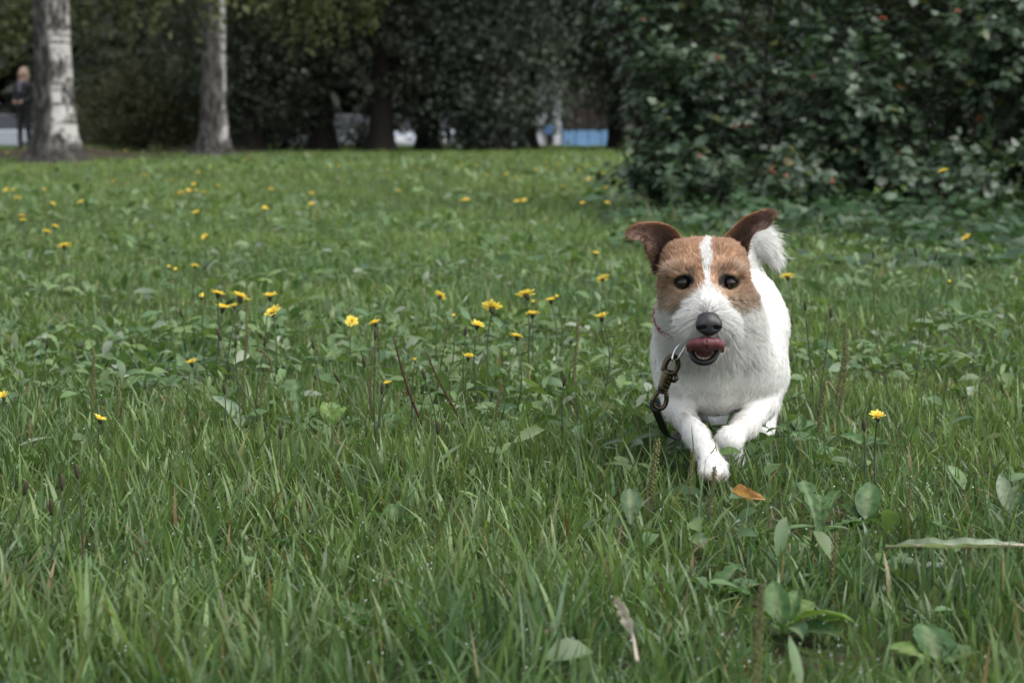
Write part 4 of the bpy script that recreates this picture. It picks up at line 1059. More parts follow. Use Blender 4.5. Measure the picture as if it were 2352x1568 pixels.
far_fl = [(50, 496), (53, 507), (14, 437), (30, 438), (186, 464), (260, 417), (451, 488), (609, 480), (717, 444), (716, 469), (451, 438), (446, 424), (393, 414), (333, 402), (388, 383), (455, 397), (484, 385),
 (500, 427), (622, 436), (916, 440), (1062, 461), (1072, 459), (1204, 461), (1188, 464), (1395, 466), (1338, 467), (1290, 430), (1118, 403), (1186, 408), (1163, 401), (993, 368), (966, 388), (943, 382), (890, 391), (806, 378), (780, 381),
 (753, 381), (608, 367), (563, 369), (288, 347), (126, 520), (107, 533), (100, 436), (120, 469), (40, 455), (1252, 373), (1281, 378), (1232, 391), (1331, 392), (1353, 412), (1411, 402), (1424, 406), (470, 365), (220, 372), (1256, 388),
 (1385, 398), (1350, 381), (1060, 381), (1094, 380), (473, 545), (415, 443), (433, 438), (470, 443), (14, 352), (40, 384), (62, 377), (570, 362), (1415, 372), (1390, 432), (1440, 404), (1432, 396)]
ORD = ['first', 'second', 'third', 'fourth', 'fifth', 'sixth', 'seventh', 'eighth', 'ninth', 'tenth', 'eleventh', 'twelfth', 'thirteenth', 'fourteenth', 'fifteenth', 'sixteenth']
zones = [(0, 374, 'row by the birch feet'), (374, 387, 'row nearest the trees'), (387, 402, 'second row from the trees'), (402, 415, 'third row from the trees'),
         (415, 450, 'middle of the far lawn'), (450, 485, 'near part of the far lawn'), (485, 600, 'scattered ones nearest us')]
fz = {}
for u, v in sorted(far_fl):
    zi = next(i for i, z in enumerate(zones) if z[0] <= v < z[1]); fz.setdefault(zi, []).append((u, v))
for i, (u, v) in enumerate(far_fl):
    zi = next(k for k, z in enumerate(zones) if z[0] <= v < z[1]); k = fz[zi].index((u, v))
    lab = 'small yellow flower, %s from the left in the %s' % (ORD[k], zones[zi][2])
    Yg = (CAM_H-.12)*F/(v-292); dpx = np.clip(.026*F/Yg, 5, 20)
    flower(u, v, .12, dpx, [0, 1, 1, 2][i % 4], lab, 'yellow flowers far across the lawn', (0, 0), None, 200+i)

# ------------------------------------------------------------------ buds on wiry stems, plantain spikes, brown stalks
def path_px(pts, h0, h1, bend=0):
    """stem through picture points (top first); heights run from h1 at the top to the ground"""
    Y = min(G(pts[0][0], pts[0][1], h1)[1], G(pts[-1][0], pts[-1][1], 0.004)[1])
    out = [W(u, v, Y) for u, v in pts]
    return np.array(out)
def resample(P, n):
    P = np.asarray(P); s = np.r_[0, np.cumsum(np.linalg.norm(np.diff(P, axis=0), axis=1))]; t = np.linspace(0, s[-1], n)
    Q_ = np.stack([np.interp(t, s, P[:, i]) for i in range(3)], 1)
    for _ in range(3): Q_[1:-1] = .5*Q_[1:-1] + .25*(Q_[:-2]+Q_[2:])
    return Q_
def to_ground(P):
    """carry a stem down to the turf from its lowest seen point"""
    lo = P[-1]; g = lo.copy(); g[2] = float(ground_z(lo[0], lo[1])) - .003
    if lo[2] - g[2] > .004: P = np.vstack([P, g + np.array([(lo[0]-P[-2][0])*.4, 0, 0])])
    return P
def bud(pts, h, label, r=.0029):
    P = to_ground(path_px(pts, 0, h)); b = P[-1]
    e = tag(empty('flower_bud', b), label, 'flower bud', 'closed buds on wiry stems')
    Q_ = resample(P, 10)-b
    obj('stem', MB().tube(Q_[::-1], np.linspace(.0013, .0009, 10), 5).mesh('stem', M['stem']), e)
    t = Q_[0]; dr = Q_[0]-Q_[1]; dr /= np.linalg.norm(dr)
    obj('bud', MB().tube([t-dr*.004, t, t+dr*.006, t+dr*.011, t+dr*.014], [r*.3, r*.8, r, r*.75, r*.25], 8).mesh('bud', M['bud']), e)
buds = [([(417, 724), (424, 770), (442, 815)], .135, 'dark bud pair on a stem leaning left below the flower cluster'),
 ([(506, 776), (516, 820), (548, 880), (590, 950), (622, 995)], .125, 'dark bud on a long pale stem leaning over the large pale leaf'),
 ([(541, 793), (538, 830), (548, 880)], .120, 'dark bud on a short fork beside the long pale stem'),
 ([(608, 790), (600, 840), (590, 880)], .110, 'dark bud above the curved seed spike'),
 ([(720, 798), (726, 850), (742, 900), (750, 930)], .110, 'dark bud on a stem between cluster and flower pair'),
 ([(862, 775), (860, 840), (857, 920), (863, 1000)], .130, 'tall dark bud standing just in front of the flower pair'),
 ([(837, 837), (842, 880), (855, 930), (865, 1000)], .110, 'dark double bud halfway up beside the tall bud'),
 ([(778, 873), (790, 900), (826, 948), (858, 1005)], .105, 'dark bud on a long stem slanting toward the tall bud'),
 ([(877, 899), (874, 940), (864, 990)], .100, 'round small bud below the lone yellow flower'),
 ([(516, 900), (520, 940), (516, 975)], .085, 'dark bud low beneath the large pale leaf'),
 ([(645, 1002), (645, 1040), (644, 1075)], .080, 'dark bud low in the grass right of the reddish stem'),
 ([(976, 867), (986, 900), (1000, 940)], .105, 'dark bud between the two brown stalks'),
 ([(1006, 991), (1005, 1030), (1000, 1060)], .075, 'fat dark bud in front of the second brown stalk'),
 ([(1295, 882), (1288, 930), (1292, 985)], .095, 'small dark bud on a bent stem beside the tall seed spike'),
 ([(1069, 767), (1066, 800), (1064, 850)], .115, 'dark bud next to the ragged flower by the wide bloom'),
 ([(2296-1900+1900-290, 590), (2004, 640), (2010, 720), (2015, 800)], .115, 'dark bud behind the double seed spike right of the dog'),
 ([(1850, 708), (1856, 780), (1865, 860), (1870, 940)], .125, 'dark bud on a tall straight stem right beside the dog flank'),
 ([(1908, 725), (1900, 800), (1886, 880), (1880, 945)], .125, 'dark wiry stem leaning away from the dog flank'),
 ([(2104, 585), (2110, 640), (2130, 700), (2118, 790), (2105, 870)], .190, 'tall dark bud stem in the weeds on the right'),
 ([(2148, 595), (2122, 640), (2118, 720), (2110, 800), (2104, 860)], .185, 'dark bud stem crossing the tall one in the weeds'),
 ([(1985, 985), (1988, 1050), (1985, 1130)], .085, 'brown bud just left of the low cup-shaped flower'),
 ([(178, 1092), (184, 1130), (190, 1230)], .085, 'brown bud, tallest of the group at lower left'),
 ([(142, 1118), (146, 1160), (134, 1260), (90, 1330)], .080, 'brown bud leaning in the middle of the lower left group'),
 ([(118, 1175), (122, 1240), (116, 1320)], .072, 'fat brown bud lowest of the lower left group'),
 ([(56, 1130), (40, 1190), (12, 1240)], .080, 'dark bud leaning to the edge at lower left'),
 ([(108, 795), (100, 850), (86, 920), (80, 980)], .110, 'dark bud on a long stem by itself at the left')]
for pts, h, lab in buds: bud(pts, h, lab)

def spike_mesh(L, r, seed):
    rng = np.random.default_rng(seed); mb = MB()
    z = np.linspace(0, L, 10); mb.tube(np.stack([0*z, 0*z, z], 1), r*.45*np.array([.8]+[1]*7+[.8, .4]), 6)
    n = int(L/.0011)
    for i in range(n):
        t = (i+.5)/n; a = i*2.4+rng.normal(0, .2); rr = r*(.72 if t > .06 else .5)*(1 if t < .85 else (1.1-t)*4)
        c = np.array([math.cos(a)*rr, math.sin(a)*rr, t*L]); s = r*rng.uniform(.38, .60)
        o = np.array([math.cos(a), math.sin(a), 0])*s; w = np.array([-math.sin(a), math.cos(a), 0])*s*.7; zz = np.array([0, 0, s*1.1])
        mb.add([c+o, c+w, c-w, c+zz, c-zz], t=[(0, 1, 3), (0, 3, 2), (0, 4, 1), (0, 2, 4)])
    return mb.mesh('seed_head', M['spike'], False)
def spike(pts, h, frac, label, r=.0033):
    P = to_ground(path_px(pts, 0, h)); b = P[-1]; Q_ = resample(P, 24)-b
    e = tag(empty('seed_spike', b), label, 'seed spike', 'plantain seed spikes in the grass')
    obj('stem', MB().tube(Q_[::-1], np.linspace(.0014, .0010, 24), 5).mesh('stem', M['stem']), e)
    k = max(4, int(24*frac)); mb = MB(); S_ = Q_[:k]
    rng = np.random.default_rng(int(abs(pts[0][0])*7+pts[0][1]))
    mb.tube(S_, r*.55*np.r_[.4, .8, np.ones(k-3), .7], 6)
    L = np.linalg.norm(np.diff(S_, axis=0), axis=1).sum(); n = int(L/.00075)
    for i in range(n):
        t = (i+.5)/n; f = t*(k-1); j = int(f); c0 = S_[j]+(S_[min(j+1, k-1)]-S_[j])*(f-j)
        a = i*2.4+rng.normal(0, .25); rr = r*(.8 if t > .12 else .35+3.7*t)
        o = np.array([math.cos(a), math.sin(a), .25]); s = r*rng.uniform(.38, .62); c = c0+o*rr*np.array([1, 1, 0])
        w = np.array([-math.sin(a), math.cos(a), 0])*s*.7; zz = np.array([0, 0, s*1.1])
        mb.add([c+o*s, c+w, c-w, c+zz, c-zz], t=[(0, 1, 3), (0, 3, 2), (0, 4, 1), (0, 2, 4)])
    obj('seed_head', mb.mesh('seed_head', M['spike'], False), e)
for pts, h, fr, lab, r in [
 ([(1329, 728), (1325, 790), (1319, 850), (1316, 914)], .125, .95, 'tall seed spike standing beside the dog on the left', .0034),
 ([(1149, 870), (1152, 895), (1140, 940), (1131, 980)], .090, .9, 'kinked seed spike below the loose flower group', .0033),
 ([(570, 760), (566, 800), (560, 845)], .135, .9, 'straight seed spike just behind the curved one', .003),
 ([(567, 641), (567, 680), (566, 716)], .150, .95, 'dark upright seed spike behind the widest cluster flower', .003),
 ([(589, 797), (612, 812), (626, 834), (622, 856), (602, 876)], .110, .9, 'seed spike curved like a hook beside the pale leaf', .0028),
 ([(858, 796), (857, 830), (852, 875)], .115, .9, 'brown seed spike touching the tall dark bud', .003),
 ([(214, 800), (216, 850), (212, 930)], .120, .85, 'slim seed spike at the left of the lawn', .003),
 ([(271, 885), (272, 920), (268, 965)], .085, .9, 'short brown seed spike near the lone low flower', .003),
 ([(1941, 740), (1940, 800), (1933, 860), (1922, 905)], .150, .75, 'taller of the double seed spike right of the dog', .0033),
 ([(1944, 790), (1942, 840), (1936, 900), (1926, 940)], .128, .8, 'shorter of the double seed spike right of the dog', .0035),
 ([(1896, 868), (1893, 900), (1884, 950)], .100, .85, 'slanting seed spike close to the dog flank', .0033),
 ([(1510, 1008), (1505, 1050), (1496, 1126)], .085, .75, 'pale seed spike in front of the dog paws on the left', .0040),
 ([(1592, 1031), (1591, 1060), (1585, 1118)], .075, .6, 'small seed spike right before the planted paw', .0028),
 ([(1641, 1072), (1640, 1100), (1630, 1160)], .065, .7, 'seed spike crossing the toes of the planted paw', .0032),
 ([(1750, 1342), (1747, 1400), (1740, 1470), (1738, 1568)], .115, .9, 'blurred brown seed spike close to the camera', .0034),
 ([(1920, 1222), (1916, 1270), (1910, 1325)], .060, .9, 'dark seed spike above the plantain rosette', .0033),
 ([(2231, 1206), (2228, 1250), (2222, 1310)], .065, .9, 'brown seed spike standing before the fallen pale leaf', .0030),
 ([(2092, 1115), (2088, 1140), (2084, 1170)], .055, .9, 'short seed spike behind the fallen pale leaf', .003)]:
    spike(pts, h, fr, lab, r)
def stalk(pts, h, label, r=.0022, mat='brown_stalk'):
    P = to_ground(path_px(pts, 0, h)); b = P[-1]; Q_ = resample(P, 12)-b
    e = tag(empty('dry_stalk', b), label, 'stalk', 'dry brown stalks'); 
    obj('stem', MB().tube(Q_[::-1], np.linspace(r, r*.45, 12), 6).mesh('stem', M[mat]), e)
    j = Q_[6]; d_ = Q_[5]-Q_[7]; d_ /= np.linalg.norm(d_)
    obj('node', MB().tube([j-d_*.003, j, j+d_*.003], [r*.8, r*1.15, r*.75], 6).mesh('node', M[mat]), e)
for pts, h, lab, r in [
 ([(903, 771), (911, 800), (925, 860), (957, 950), (990, 1013)], .130, 'thick brown dry stalk curving left of the lawn centre', .0027),
 ([(979, 807), (1000, 860), (1035, 925), (1073, 991)], .110, 'second brown dry stalk slanting the same way', .0023),
 ([(1029, 762), (1020, 800), (1007, 868)], .115, 'thin brown stalk crossing the slanting one', .0015),
 ([(500, 1000), (520, 1040), (545, 1092)], .070, 'reddish stalk slanting low in the grass', .0011),
 ([(955, 910), (948, 930), (942, 970)], .080, 'short brown stalk behind the first dry stalk', .0010)]:
    stalk(pts, h, lab, r)

# ------------------------------------------------------------------ single plants with leaves one can pick out
def leaf_mesh(L, wd, kind, bend, fold, col, rib, seed, S=12):
    rng = np.random.default_rng(seed)
    if kind == 'toothed': S = 20
    t, w = leaf_outline(kind, S+1)
    js = np.array([-1, -.5, 0, .5, 1])
    v = np.zeros((S+1, 5, 3)); c = np.zeros((S+1, 5, 3))
    ang = bend*t**1.4; step = L/S
    cx = np.cumsum(np.r_[0, np.cos(ang[:-1])])*step; cz = np.cumsum(np.r_[0, -np.sin(ang[:-1])])*step
    ruf = rng.normal(0, .035, (S+1, 5))*wd
    if kind == 'ovate': w = np.where(t < .18, .09, np.sin(np.pi*np.clip((t-.16)/.84, 0, 1)**.85)**.75); w[-1] = .03
    for j, a in enumerate(js):
        hw = wd*.5*w*abs(a)*(1 + (rng.normal(0, .05, S+1) if kind != 'toothed' else 0))
        v[:, j, 0] = cx - (abs(a)*.25*wd*w if kind == 'toothed' else 0)*.4
        v[:, j, 1] = np.sign(a)*hw
        v[:, j, 2] = cz + fold*hw + ruf[:, j]*(abs(a) > 0) + (.02*wd*(-1)**j)
        c[:, j] = np.array(rib) if a == 0 else np.array(col)*rng.uniform(.85, 1.15)
    i, j = np.meshgrid(np.arange(S), np.arange(4), indexing='ij'); b = (i*5+j).ravel()
    return np_mesh('leaf', v.reshape(-1, 3), np.stack([b, b+1, b+6, b+5], 1), None, M['plant_leaf'], True, c.reshape(-1, 3))
GREEN = (.058, .122, .040); FRESH = (.105, .180, .040); BLUEG = (.062, .124, .048); PALE = (.26, .30, .23); DARK = (.040, .090, .030)
def plant(name, u, v, label, cat, leaves, z=.0, group=None):
    """leaves: (azimuth deg: 0 = picture right, 90 = away; elevation deg; length m; width m; outline; bend; colour[, height of the foot])"""
    b = G(u, v, z); b[2] = float(ground_z(b[0], b[1]))+z
    e = tag(empty(name, b), label, cat, group)
    for k, lf in enumerate(leaves):
        az, el, L, wd, kind, bend, col = lf[:7]
        rib = np.array(col)*.6 + np.array([.10, .11, .06]) if col is not PALE else np.array([.42, .32, .27])
        o = obj('leaf', leaf_mesh(L*.80, wd*.66, kind, bend, .45, col, rib, int(u*3+v+k)), e, (0, 0, .002*k))
        az, el = R(az), R(el)
        ax = Vector((math.cos(az)*math.cos(el), math.sin(az)*math.cos(el), math.sin(el)))
        up = Vector((0, 0, 1)) if abs(ax.z) < .95 else Vector((0, -1, 0))
        sd = up.cross(ax).normalized(); nn = ax.cross(sd)
        roll = math.sin(u*1.7+k*2.3)*.35
        m = Matrix((ax, sd, nn)).transposed() @ Matrix.Rotation(roll, 3, 'X')
        o.rotation_euler = m.to_euler()
    return e
PL = 'plantain_plant'; DP = 'dandelion_plant'
plant(PL, 1795, 1425, 'plantain rosette with upright ribbed leaves at the lower right', 'plant',
      [(100, 62, .085, .040, 'ovate', .7, GREEN), (60, 55, .075, .036, 'ovate', .6, GREEN), (35, 50, .070, .048, 'ovate', .9, FRESH), (10, 20, .095, .036, 'ovate', .5, GREEN), (-30, 15, .080, .036, 'ovate', .6, GREEN), (-80, 25, .085, .040, 'ovate', .8, DARK), (-20, 35, .10, .030, 'ovate', 1.2, FRESH), (160, 30, .06, .03, 'ovate', .6, GREEN)])
plant(PL, 1650, 1330, 'flat grey green plantain leaves below the orange fallen leaf', 'plant',
      [(25, 18, .075, .036, 'ovate', .5, BLUEG), (60, 35, .075, .042, 'ovate', .6, GREEN), (150, 25, .06, .035, 'ovate', .6, BLUEG), (-40, 15, .05, .03, 'ovate', .5, GREEN)])
plant(DP, 1885, 1215, 'dandelion plant with long toothed leaves right of the orange leaf', 'plant',
      [(105, 60, .11, .040, 'toothed', .5, BLUEG), (80, 50, .10, .036, 'toothed', .7, GREEN), (60, 58, .09, .038, 'toothed', .5, GREEN), (150, 25, .07, .03, 'toothed', .7, DARK), (20, 30, .08, .032, 'toothed', .8, GREEN)])
plant(PL, 1985, 1185, 'broad pale green leaf standing between dandelion and curled leaf', 'plant', [(70, 55, .09, .046, 'ovate', .5, BLUEG), (120, 35, .07, .036, 'lance', .6, GREEN), (10, 30, .05, .026, 'ovate', .5, BLUEG)])
plant(PL, 2155, 1490, 'wide crinkled leaf plant near the bottom right', 'plant', [(95, 45, .070, .060, 'ovate', .5, BLUEG), (20, 25, .06, .04, 'ovate', .6, GREEN), (170, 30, .06, .036, 'ovate', .6, FRESH)])
plant('dock_plant', 2320, 1165, 'pale curled dock leaf at the right edge', 'plant', [(100, 60, .085, .030, 'lance', .7, (.17, .22, .15)), (60, 40, .07, .03, 'lance', .7, DARK), (150, 45, .07, .022, 'lance', .6, (.09, .085, .04))])
plant('spoon_leaf_plant', 1446, 1212, 'single spoon-shaped leaf standing left of the paws', 'plant', [(84, 68, .085, .040, 'spoon', .25, (.075, .125, .062)), (20, 25, .045, .02, 'lance', .7, GREEN)])
plant(PL, 690, 1228, 'folded pale green leaves lying in the lower left grass', 'plant', [(20, 20, .060, .036, 'ovate', .6, BLUEG), (160, 15, .05, .03, 'ovate', .5, BLUEG)])
plant(PL, 915, 1190, 'round leafed plant in the grass below the brown stalks', 'plant', [(30, 35, .055, .040, 'ovate', .5, DARK), (110, 50, .055, .036, 'ovate', .5, GREEN), (160, 40, .06, .022, 'lance', .7, GREEN), (60, 60, .07, .014, 'lance', .5, DARK)])
plant(PL, 810, 1400, 'broad upright leaves low in the grass at bottom centre left', 'plant', [(100, 40, .055, .04, 'ovate', .5, BLUEG), (30, 25, .07, .030, 'ovate', .6, GREEN), (-20, 20, .05, .03, 'ovate', .7, GREEN)])
plant('dock_plant', 560, 965, 'large pale leaf leaning up beside the long bud stem', 'plant', [(140, 42, .115, .046, 'lance', .5, (.16, .23, .15)), (170, 25, .07, .035, 'ovate', .6, BLUEG), (40, 35, .07, .03, 'ovate', .6, GREEN)])
plant(DP, 690, 975, 'tall toothed leaf plant beside the hook-shaped spike', 'plant', [(110, 62, .13, .046, 'toothed', .5, BLUEG), (60, 45, .08, .036, 'toothed', .6, GREEN), (20, 30, .07, .03, 'toothed', .8, GREEN), (150, 30, .07, .03, 'toothed', .7, DARK)])
plant(PL, 760, 975, 'bright green leaf clump left of the tall bud', 'plant', [(60, 50, .075, .05, 'ovate', .5, FRESH), (110, 55, .08, .036, 'ovate', .5, FRESH), (20, 30, .07, .036, 'ovate', .7, GREEN), (150, 35, .06, .036, 'ovate', .7, GREEN)])
plant(DP, 880, 985, 'grey green broad leaves under the lone yellow flower', 'plant', [(70, 45, .075, .046, 'ovate', .6, BLUEG), (120, 35, .06, .036, 'ovate', .6, BLUEG), (10, 30, .06, .03, 'toothed', .7, GREEN)])
plant(DP, 1490, 1055, 'large dark toothed leaf standing beside the leash', 'plant', [(112, 66, .105, .040, 'toothed', .4, (.070, .115, .030)), (80, 60, .085, .036, 'toothed', .5, (.065, .11, .03)), (150, 30, .06, .03, 'toothed', .7, GREEN)])
plant(DP, 1240, 1475, 'blurred toothed leaf rising close to the camera', 'plant', [(118, 52, .095, .028, 'toothed', .3, DARK), (60, 30, .06, .022, 'toothed', .7, DARK)])
plant(PL, 1035, 905, 'pale leaf pair under the ragged flower', 'plant', [(150, 30, .085, .028, 'ovate', .6, (.15, .21, .13)), (40, 40, .07, .036, 'ovate', .6, BLUEG)])
plant('dock_plant', 1150, 655, 'pale leaf lying flat behind the loose flower group', 'plant', [(25, 12, .11, .036, 'lance', .4, PALE), (160, 10, .05, .03, 'ovate', .4, PALE)])
plant('dock_plant', 2020, 832, 'pale flat leaf in the grass behind the low cup-shaped flower', 'plant', [(5, 14, .085, .036, 'lance', .5, (.22, .28, .21)), (120, 35, .06, .03, 'ovate', .6, GREEN)])
plant('dock_plant', 2225, 905, 'pale pointed leaf among the grass at the right', 'plant', [(60, 35, .06, .030, 'ovate', .6, (.20, .27, .20)), (150, 30, .05, .03, 'ovate', .6, BLUEG)])
plant(PL, 1840, 985, 'broad leaves close to the hind foot of the dog', 'plant', [(150, 30, .06, .04, 'ovate', .6, BLUEG), (40, 35, .06, .036, 'ovate', .6, BLUEG), (90, 45, .06, .036, 'ovate', .5, GREEN)])
plant(DP, 1990, 1010, 'pale leaved plant right under the low cup-shaped flower', 'plant', [(40, 30, .05, .036, 'ovate', .6, BLUEG), (150, 30, .06, .036, 'ovate', .6, BLUEG), (-40, 25, .05, .026, 'toothed', .7, GREEN)])

# fallen leaves
def fallen(label, P, wd, kind, col, rib, curl, roll=0.0):
    P = resample(np.array(P), 14); b = P[0].copy()
    rng = np.random.default_rng(int(abs(b[0])*1e4)); S = 13
    t, w = leaf_outline(kind, 14)
    if kind == 'toothed': w = np.where(np.arange(14) % 2, 1.0, .35)*np.sin(np.pi*np.clip(t*.9+.08, 0, 1))**.6*(t > .25) + .08
    T = np.gradient(P, axis=0); T /= np.linalg.norm(T, axis=1)[:, None]
    sd = np.cross(T, [0, 0, 1.0]); sd /= np.linalg.norm(sd, axis=1)[:, None]; nn = np.cross(sd, T)
    sd, nn = sd*math.cos(roll)+nn*math.sin(roll), nn*math.cos(roll)-sd*math.sin(roll)
    v = np.zeros((14, 5, 3)); c = np.zeros((14, 5, 3))
    for j, a in enumerate((-1, -.5, 0, .5, 1)):
        ph = curl*a; hw = wd*.5*w
        v[:, j] = P-b + sd*(hw*np.sin(ph)/max(curl, .01))[:, None] + nn*(hw*(1-math.cos(ph))/max(curl, .01) + rng.normal(0, .0012, 14)*abs(a))[:, None]
        c[:, j] = rib if a == 0 else np.array(col)*rng.uniform(.8, 1.15, 14)[:, None]
    i, j = np.meshgrid(np.arange(13), np.arange(4), indexing='ij'); q = (i*5+j).ravel()
    e = tag(empty('fallen_leaf', b), label, 'leaf')
    obj('blade', np_mesh('blade', v.reshape(-1, 3), np.stack([q, q+1, q+6, q+5], 1), None, M['plant_leaf'], True, c.reshape(-1, 3)), e)
    obj('midrib', MB().tube(P-b+np.array([0, 0, -.0006]), np.linspace(.0016, .0006, 14), 5).mesh('midrib', plain('midrib', tuple(rib), .7)), e)
    return e
fallen('curled orange brown fallen leaf in front of the paws', [G(1684, 1128, .034), G(1704, 1140, .036), G(1728, 1143, .040), G(1757, 1146, .036)], .034, 'ovate', (.40, .20, .075), (.45, .27, .11), 1.5, .95)
fallen('long pale fallen leaf lying belly up at the right', [G(2351, 1250, .045), G(2240, 1256, .048), G(2150, 1254, .045), G(2080, 1252, .042), G(2034, 1254, .040)], .021, 'lance', (.25, .31, .22), (.40, .31, .25), 1.4, .3)
fallen('shrivelled whitish dead leaf on edge at the bottom', [G(1463, 1515, .040), G(1452, 1450, .050), G(1436, 1405, .054), G(1410, 1372, .050)], .021, 'toothed', (.26, .26, .21), (.40, .34, .29), 2.1, .6)
# ------------------------------------------------------------------ the dog
def smoothstep(a, b, x):
    t = np.clip((x-a)/(b-a), 0, 1); return t*t*(3-2*t)
def dog():
    Fd = Field((-.02, 2.44, -.01), (.56, 3.30, .42), 0.003)
    c = lambda u, v, Y: W(u, v, Y)
    # trunk of the body: rump, loin, rib cage, chest, shoulders
    Fd.chain([c(1702, 705, 3.06), c(1690, 755, 2.93), c(1660, 800, 2.80)], [.061, .067, .071], .045)
    Fd.ell(c(1648, 822, 2.775), (.077, .105, .071), .035)
    Fd.ell(c(1640, 868, 2.745), (.038, .06, .038), .025)                 # brisket
    Fd.ell(c(1566, 840, 2.745), (.034, .050, .064), .03); Fd.ell(c(1746, 850, 2.79), (.034, .055, .064), .03)   # shoulders
    for a_, b_ in (((1592, 850), (1606, 915)), ((1716, 862), (1694, 918))):       # crease between chest and shoulder
        Fd.cone(c(*a_, 2.672), c(*b_, 2.688), .010, .012, .03, True)
    # neck and head
    Fd.chain([c(1640, 790, 2.77), c(1630, 730, 2.72), c(1618, 660, 2.68)], [.078, .064, .056], .035)
    Fd.ell(c(1614, 626, 2.665), (.0495, .062, .046), .02)
    for s, u in ((-1, 1563), (1, 1671)):
        Fd.ell(c(u, 672, 2.650), (.0225, .042, .033), .022)             # cheeks
        Fd.ell(c(u+s*3, 624, 2.606), (.020, .014, .010), .012)       # brows
        Fd.ell(c(1617+s*56, 595, 2.645), (.021, .03, .023), .022)
        Fd.ell(c(1621+s*34, 664, 2.580), (.011, .016, .018), .018, True)     # hollow between eye and muzzle
    Fd.chain([c(1619, 668, 2.612), c(1626, 728, 2.545)], [.030, .0185], .025)                   # bridge and muzzle
    Fd.ell(c(1594, 748, 2.566), (.022, .034, .021), .014); Fd.ell(c(1658, 748, 2.566), (.022, .034, .021), .014)
    Fd.ell(c(1626, 738, 2.545), (.022, .018, .022), .012)
    Fd.cone(c(1634, 850, 2.690), c(1638, 926, 2.725), .012, .010, .02)     # keel of the chest
    # lower jaw and the open mouth
    Fd.chain([c(1622, 770, 2.64), c(1617, 818, 2.562)], [.024, .0125], .012)
    Fd.ell(c(1617, 800, 2.548), (.0150, .026, .0105), .004, True)
    # eye sockets
    eyes = [c(1570, 649, 2.608), c(1674, 649, 2.608)]
    for e_ in eyes: Fd.ell(e_ + np.array([0, -.009, 0]), (.0105, .008, .0080), .005, True)
    # planted foreleg
    Fd.chain([c(1556, 870, 2.755), c(1554, 932, 2.730), c(1600, 1000, 2.665), c(1620, 1036, 2.622), c(1636, 1068, 2.597)], [.027, .0170, .0142, .0128, .0132], .012)
    Fd.ell(c(1638, 1074, 2.590), (.0175, .022, .014), .012)
    for i in range(4): Fd.ell(c(1618+i*14, 1083+(0, 4, 4, 0)[i], 2.574+(.006, 0, 0, .006)[i]), (.0062, .011, .0070), .004)
    # lifted foreleg, folded at the wrist
    Fd.chain([c(1758, 868, 2.795), c(1752, 928, 2.760), c(1712, 976, 2.705), c(1672, 1012, 2.668)], [.028, .0185, .0150, .0138], .012)
    Fd.chain([c(1676, 1012, 2.668), c(1672, 1036, 2.690), c(1684, 1056, 2.725)], [.0170, .0145, .0150], .012)
    for i in range(4): Fd.ell(c(1668+i*11, 1062, 2.728+.003*i), (.0058, .009, .008), .004)
    # hind legs
    Fd.chain([c(1722, 770, 3.04), c(1742, 860, 2.99), c(1752, 920, 3.06), c(1748, 985, 3.03), c(1748, 992, 2.985)], [.062, .040, .021, .0145, .0150], .03)
    Fd.chain([c(1672, 770, 3.06), c(1664, 850, 3.03), c(1660, 905, 3.10), c(1660, 962, 3.08), c(1660, 968, 3.04)], [.060, .038, .020, .014, .0145], .03)
    # tail
    tailp = [c(1704, 640, 3.10), c(1706, 578, 3.13), c(1724, 550, 3.135), c(1748, 558, 3.13), c(1768, 580, 3.12)]
    Fd.chain(tailp, [.023, .0185, .0180, .0170, .012], .012)
    V, Qd = Fd.mesh()
    for _ in range(2):           # settle the net
        acc = np.zeros_like(V); cnt = np.zeros(len(V))
        for a, b in ((0, 1), (1, 2), (2, 3), (3, 0)):
            np.add.at(acc, Qd[:, a], V[Qd[:, b]]); np.add.at(acc, Qd[:, b], V[Qd[:, a]]); np.add.at(cnt, Qd[:, a], 1); np.add.at(cnt, Qd[:, b], 1)
        V = V*.5 + .5*acc/cnt[:, None]
    nb = len(V)
    # ears: thin curved flaps rooted in the skull
    def ear(A, B, depA, depB, cup, thick=.0028, n=18, m=9):
        def dens(P, n):
            P = np.array(P, float); s = np.r_[0, np.cumsum(np.linalg.norm(np.diff(P, axis=0), axis=1))]; t = np.linspace(0, s[-1], n)
            q = np.stack([np.interp(t, s, P[:, i]) for i in range(2)], 1)
            for _ in range(2): q[1:-1] = .5*q[1:-1]+.25*(q[:-2]+q[2:])
            return q
        a, b = dens(A, n), dens(B, n); f = np.linspace(0, 1, n)
        front = np.zeros((n, m, 3))
        for i in range(n):
            for j in range(m):
                g = j/(m-1); uv = a[i]*(1-g)+b[i]*g
                Y = np.interp(f[i], [0, .5, 1], depA)*(1-g)+np.interp(f[i], [0, .5, 1], depB)*g + cup*(1-f[i])**.7*math.sin(math.pi*g)
                front[i, j] = W(uv[0], uv[1], Y)
        gi = np.gradient(front, axis=0); gj = np.gradient(front, axis=1); nr = np.cross(gi, gj); nr /= np.linalg.norm(nr, axis=2)[:, :, None]+1e-12
        if nr[:, :, 1].mean() > 0: nr = -nr                    # toward the viewer
        edge = np.minimum(np.minimum(np.linspace(0, 1, m), np.linspace(1, 0, m))*5, 1)[None, :]*np.minimum((1-f)*5+.15, 1)[:, None]
        back = front - nr*(thick*(.25+.75*edge))[:, :, None]
        v = np.concatenate([front.reshape(-1, 3), back.reshape(-1, 3)]); q = []
        k = n*m; flip = np.cross(gi[n//2, m//2], gj[n//2, m//2])[1] > 0
